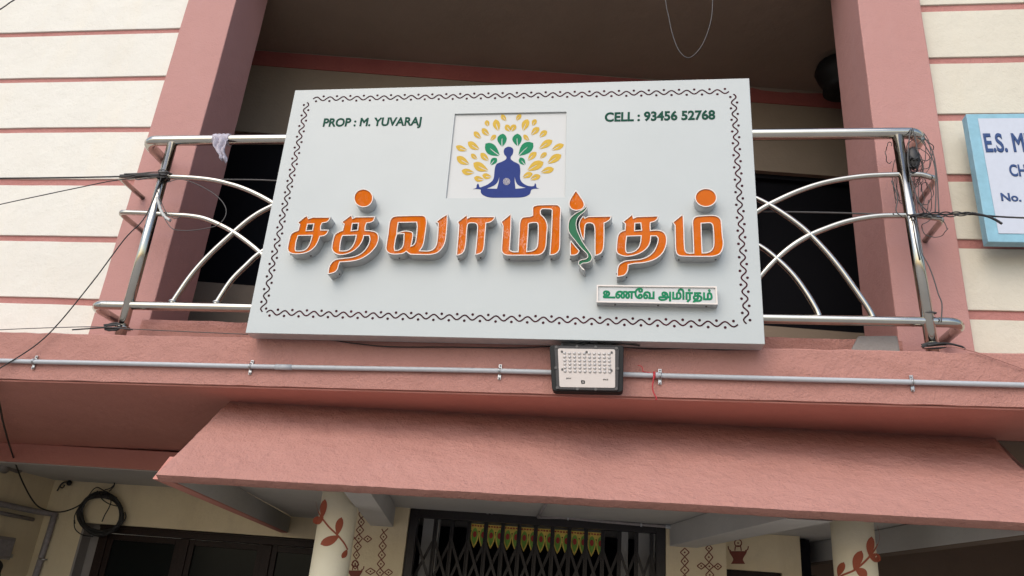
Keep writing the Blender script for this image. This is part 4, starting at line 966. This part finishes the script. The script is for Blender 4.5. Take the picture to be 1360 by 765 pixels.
for k in range(4):
    P = [atY(150 + 11*math.cos(a*.5) + random.uniform(-2,2), 433 + 3.5*math.sin(a*.5) + k*.8 + random.uniform(-.7,.7), 4.63) for a in range(13)]
    mb.tube(P, .006, 6)
mb.tube(spline3([atY(*p, 4.62) for p in ((96,438),(125,436),(150,435),(176,438))]), .005, 6)
tag(mb.build('wire_tie', M['black_wire']), 'black wire wound round the foot of the left railing post', 'wire')
mb = MB()
for k in range(4):
    P = [atY(1240 + 15*math.cos(a*.5) + random.uniform(-2,2), 458 + 2.5*math.sin(a*.5) + k*.7, 4.63) for a in range(13)]
    mb.tube(P, .006, 6)
mb.tube(spline3([atY(*p, 4.62) for p in ((1232,459),(1255,456),(1276,460),(1282,464))]), .006, 6)
tag(mb.build('wire_tie', M['black_wire']), 'black wire wound round the foot of the right railing post', 'wire')
# tie of several wires at the left post with the clamp rod the cables are dead-ended on
mb = MB()
p0, p1 = atY(160,234,4.615), atY(212,232.5,4.615); mb.tube([p0, p1], .014, 8)
for k in range(7):
    c = atY(219 + random.uniform(-4,3), 230 + k*1.3, 4.68)
    mb.tube([(c.x + .045*math.cos(a*.52), 4.68 + .047*math.sin(a*.52), c.z + random.uniform(-.006,.006)) for a in range(13)], .004, 6)
for k in range(4):
    y = 229 + k*2.2; mb.tube(spline3([atY(165+k*5, y+2, 4.6), atY(185, y+1.5+random.uniform(-2,2), 4.595), atY(205, y-.5, 4.61), atY(219, y, 4.63)]), .0045, 6)
tag(mb.build('cable_tie', M['grey_wire']), 'bundle of grey wires lashed to the left railing post', 'wire')
# white plastic rag knotted on the left post
mb = MB(); P = [atY(*p, 4.625) for p in ((208,262),(211,270),(214,280),(219,288),(226,293))]
mb.tube(spline3(P, 4), [.008 + .005*abs(math.sin(i*1.3)) for i in range(17)], 8)
tag(mb.build('plastic_strip', M['white_acrylic']), 'white plastic strip knotted round the left railing post', 'strip')
# tangle of wires on the right post
mb = MB(); random.seed(21)
def loopy(cx, cy, rx, ry, Y, r, n=14, jit=1.5, ph=0, turn=1.0):
    P = [atY(cx + rx*math.cos(ph + 2*math.pi*turn*i/n) + random.uniform(-jit,jit), cy + ry*math.sin(ph + 2*math.pi*turn*i/n) + random.uniform(-jit,jit), Y + random.uniform(-.03,.03)) for i in range(n+1)]
    mb.tube(spline3(P, 4), r*.6, 6)
for k in range(6): loopy(1214 + random.uniform(-5,9), 212 + random.uniform(-14,16), random.uniform(6,17), random.uniform(14,32), 4.70, .0042, ph=random.uniform(0,6))
for k in range(4): loopy(1199 + random.uniform(-5,4), 232 + random.uniform(-22,22), random.uniform(6,16), random.uniform(22,42), 4.74, .004, ph=random.uniform(0,6), turn=.8)
for k in range(4): loopy(1226 + random.uniform(-6,7), 262 + random.uniform(-14,14), random.uniform(5,13), random.uniform(18,30), 4.72, .0042, ph=random.uniform(0,6), turn=.9)
loopy(1241, 303, 17, 11, 4.66, .0045); loopy(1228, 200, 12, 14, 4.66, .005); loopy(1181, 203, 5, 13, 4.70, .0045, turn=.7, ph=1)
for pts in (((1209,172),(1207,190),(1206,215),(1212,245),(1222,270),(1238,286)), ((1226,180),(1238,200),(1244,230),(1246,262),(1247,282)), ((1223,184),(1240,215),(1243,250),(1242,283)),
            ((1214,290),(1220,310),(1224,335),(1233,352),(1240,370),(1246,390),(1251,404),(1250,428)), ((1211,288),(1216,320),(1222,345)), ((1184,240),(1192,262),(1190,280),(1198,288)), ((1212,170),(1216,186),(1219,205))):
    mb.tube(spline3([atY(*p, 4.635) for p in pts], 5), .004, 6)
tag(mb.build('wire_tangle', M['grey_wire']), 'tangle of thin dark wires hanging on the right railing post', 'wire')
mb = MB(); random.seed(4)
for k in range(5): loopy(1214 + random.uniform(-3,4), 204 + k*5, 5, 6, 4.65, .008, n=8)
mb.ball(atY(1213, 210, 4.66), .055, 9, 7, (.8,.6,1.5))
tag(mb.build('wire_bundle', M['black_wire']), 'dense black knot of wire just under the top rail at the right post', 'wire')
mb = MB(); c = atY(1233, 416, YL)
mb.tube([(c.x + .04*math.cos(a*.52), YL + .042*math.sin(a*.52), c.z + .01*math.sin(a*.52)) for a in range(13)], .006, 6)
tag(mb.build('wire_ring', M['grey_wire']), 'single wire ring round the right post above the bottom rail', 'wire')
# rag on the top rail
mb = MB(); random.seed(9); c0 = atY(297, 187, YL); nu, nv = 14, 16; vs = []
for j in range(nv + 1):
    t = j/nv
    for i in range(nu + 1):
        u = i/nu - .5
        if t < .45:
            a = rad(-120 + 300*t/.45); x = c0.x - .01 + u*.13; y = YL - .046*math.sin(rad(90) + a - rad(90)) if False else YL + .047*math.cos(a); z = 4.705 + .047*math.sin(a)
            x, y, z = x, YL - .047*math.cos(a - rad(60)), 4.705 + .047*math.sin(a - rad(60)) + .004*math.sin(u*25)
        else:
            s = (t - .45)/.55; w = .13*(1 - .55*s) ; x = c0.x - .01 + u*w + .075*s + .012*math.sin(s*9); y = YL - .052 - .018*math.sin(u*14 + s*5) - .012*s; z = 4.69 - s*.20 - .03*u + .012*math.sin(u*11)
        vs.append((x, y, z))
W = nu + 1
mb.add(vs, [(j*W+i, j*W+i+1, (j+1)*W+i+1, (j+1)*W+i) for j in range(nv) for i in range(nu)], True)
rg = mb.build('rag', M['cloth'], fix=False); sd = rg.modifiers.new('thickness', 'SOLIDIFY'); sd.thickness = .006
tag(rg, 'faded lilac rag tied over the top rail left of the signboard', 'cloth')
# red lead and thread on the slab conduit
mb = MB(); fq = lambda x, y: (640+x/4.25, 430+y/4.25)
mb.tube(spline3([atY(*fq(*p), 4.555) for p in ((972,296),(966,330),(963,360),(970,390),(982,412),(986,425),(978,428))]), .004, 6)
for k in range(4): c = atY(*fq(968 + k*3, 290), YC); mb.tube([(c.x, YC - .019*math.cos(a*.52), c.z + .019*math.sin(a*.52)) for a in range(13)], .003, 6)
mb.tube(spline3([atY(*fq(*p), 4.57) for p in ((880,234),(900,240),(908,255),(910,270),(935,275),(960,280))]), .0028, 6)
tag(mb.build('red_lead', M['red_wire']), 'short red wire hanging from the grey conduit right of the floodlight', 'wire')
mb = MB()
mb.tube(spline3([atY(*p, 4.50) for p in ((778,458),(783,454.5),(790,453.5),(800,456),(812,457),(830,456.5),(850,459))]), .006, 6)
mb.tube(spline3([atY(*p, 4.49) for p in ((770,458.5),(780,455),(786,452),(795,454),(805,457))]), .007, 6)
tag(mb.build('lamp_lead', M['black_wire']), 'black supply lead between the floodlight and the signboard bottom', 'wire')
cable('slack_wire', [(380,448.5),(430,450.5),(470,456),(520,460.5),(600,461),(680,462),(732,460)], 4.588, .005, M['black_wire'], 'thin dark wire slack below the signboard edge, left of the floodlight', 'wire')
cable('slack_wire', [(826,461),(870,463.5),(910,462.5),(960,464.5),(1010,463)], 4.588, .005, M['black_wire'], 'thin dark wire slack below the signboard edge, right of the floodlight', 'wire')
# coil of cable on the porch wall
YO = 8.13
coil = empty('cable_coil', atY(134, 683, YO), 'thick coil of black cable hung on the left porch wall above the window', 'cable coil')
mb = MB(); random.seed(12)
for k in range(11):
    cx, cy = 133.5 + random.uniform(-1.5,1.5), 683 + random.uniform(-1.5,1.5); rx, ry = random.uniform(25.5,29.5), random.uniform(24.5,27.5); ph = random.uniform(0,6)
    P = [atY(cx + (rx + .9*math.sin(3*a*.2618+ph))*math.cos(a*.2618), cy + (ry + .9*math.sin(2*a*.2618+ph))*math.sin(a*.2618), YO + random.uniform(-.03,.03)) for a in range(24)]
    mb.tube(P, .012, 6, closed=True)
mb.build('loops', M['black_wire'], coil)
mb = MB(); kq = lambda x, y: (60+x/3.78, 640+y/3.78)
for pts in (((150,210),(148,170),(175,120),(210,80),(240,40),(262,28),(285,38),(310,55)), ((310,60),(330,95),(320,130),(300,165),(285,200)), ((270,50),(285,85),(320,110),(362,122)), ((320,48),(345,22),(348,-5)), ((300,40),(330,30),(350,10)),
            ((400,150),(404,180),(380,215),(340,240)), ((145,190),(150,235),(185,265),(240,275)), ((285,40),(305,48),(330,62),(360,80))):
    mb.tube(spline3([atY(*kq(*p), YO - .03) for p in pts], 5), .006, 6)
mb.build('loose_ends', M['black_wire'], coil)
# wire stub
mb = MB(); P = [atY(*p, 8.15) for p in ((76,652),(80,645),(84,641),(89,640),(93,642))]; mb.tube(spline3(P, 4), .009, 6); mb.ball(atY(92,641.5,8.15), .03, 8, 6); mb.tube(spline3([atY(*p, 8.14) for p in ((79,646),(83,648),(86,644))]), .007, 6)
tag(mb.build('wire_stub', M['black_wire']), 'short black wire stub poking from the porch wall left of the coil', 'wire')
# porch wall conduit: upright run, clamp and the run on the side wall
pc = empty('porch_conduit', atY(60, 720, 8.17), 'dusty grey conduit running down the porch wall beside the dark window', 'conduit')
YV = 8.165
MB().tube([atY(73.5,681,YV), atY(60,725,YV), atY(36,800,YV)], .033, 10).build('pipe', M['pvc_old'], pc)
c = atY(57, 743, YV); MB().tube([(c.x + .05*math.cos(a*.5), YV - .04*max(0, math.sin(a*.5)), c.z) for a in range(7)], .008, 6).build('clamp', M['galv'], pc)
P = [atX(-60,655,-6.26), atX(0,669,-6.26), atX(30,675.5,-6.26), atX(52,680,-6.26)]
MB().tube(P + [Vector((-6.2, 8.13, P[-1].z)), atY(72,682.5,YV)], .03, 10).build('side_run', M['pvc_old'], pc)
sp = empty('side_pipe', atX(8, 617, -6.24), 'broken grey pipe running under the beam on the left porch wall', 'pipe')
MB().tube([atX(-60,596,-6.24), atX(0,615,-6.24), atX(26,624,-6.24)], .04, 10).build('pipe', M['pvc_old'], sp)
MB().tube([atX(-4,617.5,-6.24), atX(8,622,-6.24)], .055, 10).build('collar', M['concrete'], sp)
MB().tube([atX(-50,670,-6.27), atX(0,681,-6.27), atX(44,690,-6.27)], .02, 8).build('lower_pipe', M['pvc_old'], sp)
# switch box at the lower left
sb = empty('switch_box', atX(5, 740, -6.25), 'grey metal switch box fixed low on the left porch wall', 'electrical box')
a_, b_ = atX(17, 714, -6.2), atX(14, 744, -6.2)
y1 = (a_.y + b_.y)/2
MB().box(-6.3, -6.18, y1 - .45, y1, b_.z, a_.z).build('housing', M['concrete'], sb, bevel=.008)
MB().box(-6.18, -6.168, y1 - .42, y1 - .03, b_.z + .03, a_.z - .03).build('lid', M['pvc_old'], sb, bevel=.004)
MB().box(-6.28, -6.2, y1 + .001, y1 + .05, b_.z + .02, b_.z + .06).build('hinge', M['galv'], sb)
mb = MB(); random.seed(3)
for k in range(5): mb.tube(spline3([atX(-6 + random.uniform(-4,8), 742 + j*8 + random.uniform(-3,3), -6.2) for j in range(4)]), .014, 6)
mb.build('leads', M['black_wire'], sb)
# rubble block on the slab behind the railing
mb = MB(); c = atY(1150, 448, 4.82)
mb.hexa([(c.x-.17, 4.76, 3.12), (c.x+.18, 4.76, 3.12), (c.x+.18, 4.88, 3.12), (c.x-.13, 4.88, 3.12), (c.x-.06, 4.765, 3.315), (c.x+.17, 4.765, 3.325), (c.x+.175, 4.875, 3.325), (c.x-.05, 4.875, 3.315)])
tag(mb.build('concrete_block', M['concrete'], bevel=.012), 'chipped grey concrete block standing on the slab near the right pillar', 'block')
# dark rounded thing tucked behind the right pillar
mb = MB(); c = atY(1116, 98, 6.75); k = (atY(1112, 74, 6.75).z - atY(1112, 121, 6.75).z)
mb.lathe([(.02, c.z-.5*k), (.42*k, c.z-.49*k), (.40*k, c.z-.34*k), (.50*k, c.z-.12*k), (.56*k, c.z+.06*k), (.50*k, c.z+.22*k), (.30*k, c.z+.34*k), (.14*k, c.z+.40*k), (.10*k, c.z+.46*k), (.03*k, c.z+.5*k)], c.x, 6.75, 20)
tag(mb.build('hanging_pot', M['black']), 'dark rounded pot half hidden behind the right pillar under the ceiling', 'pot')
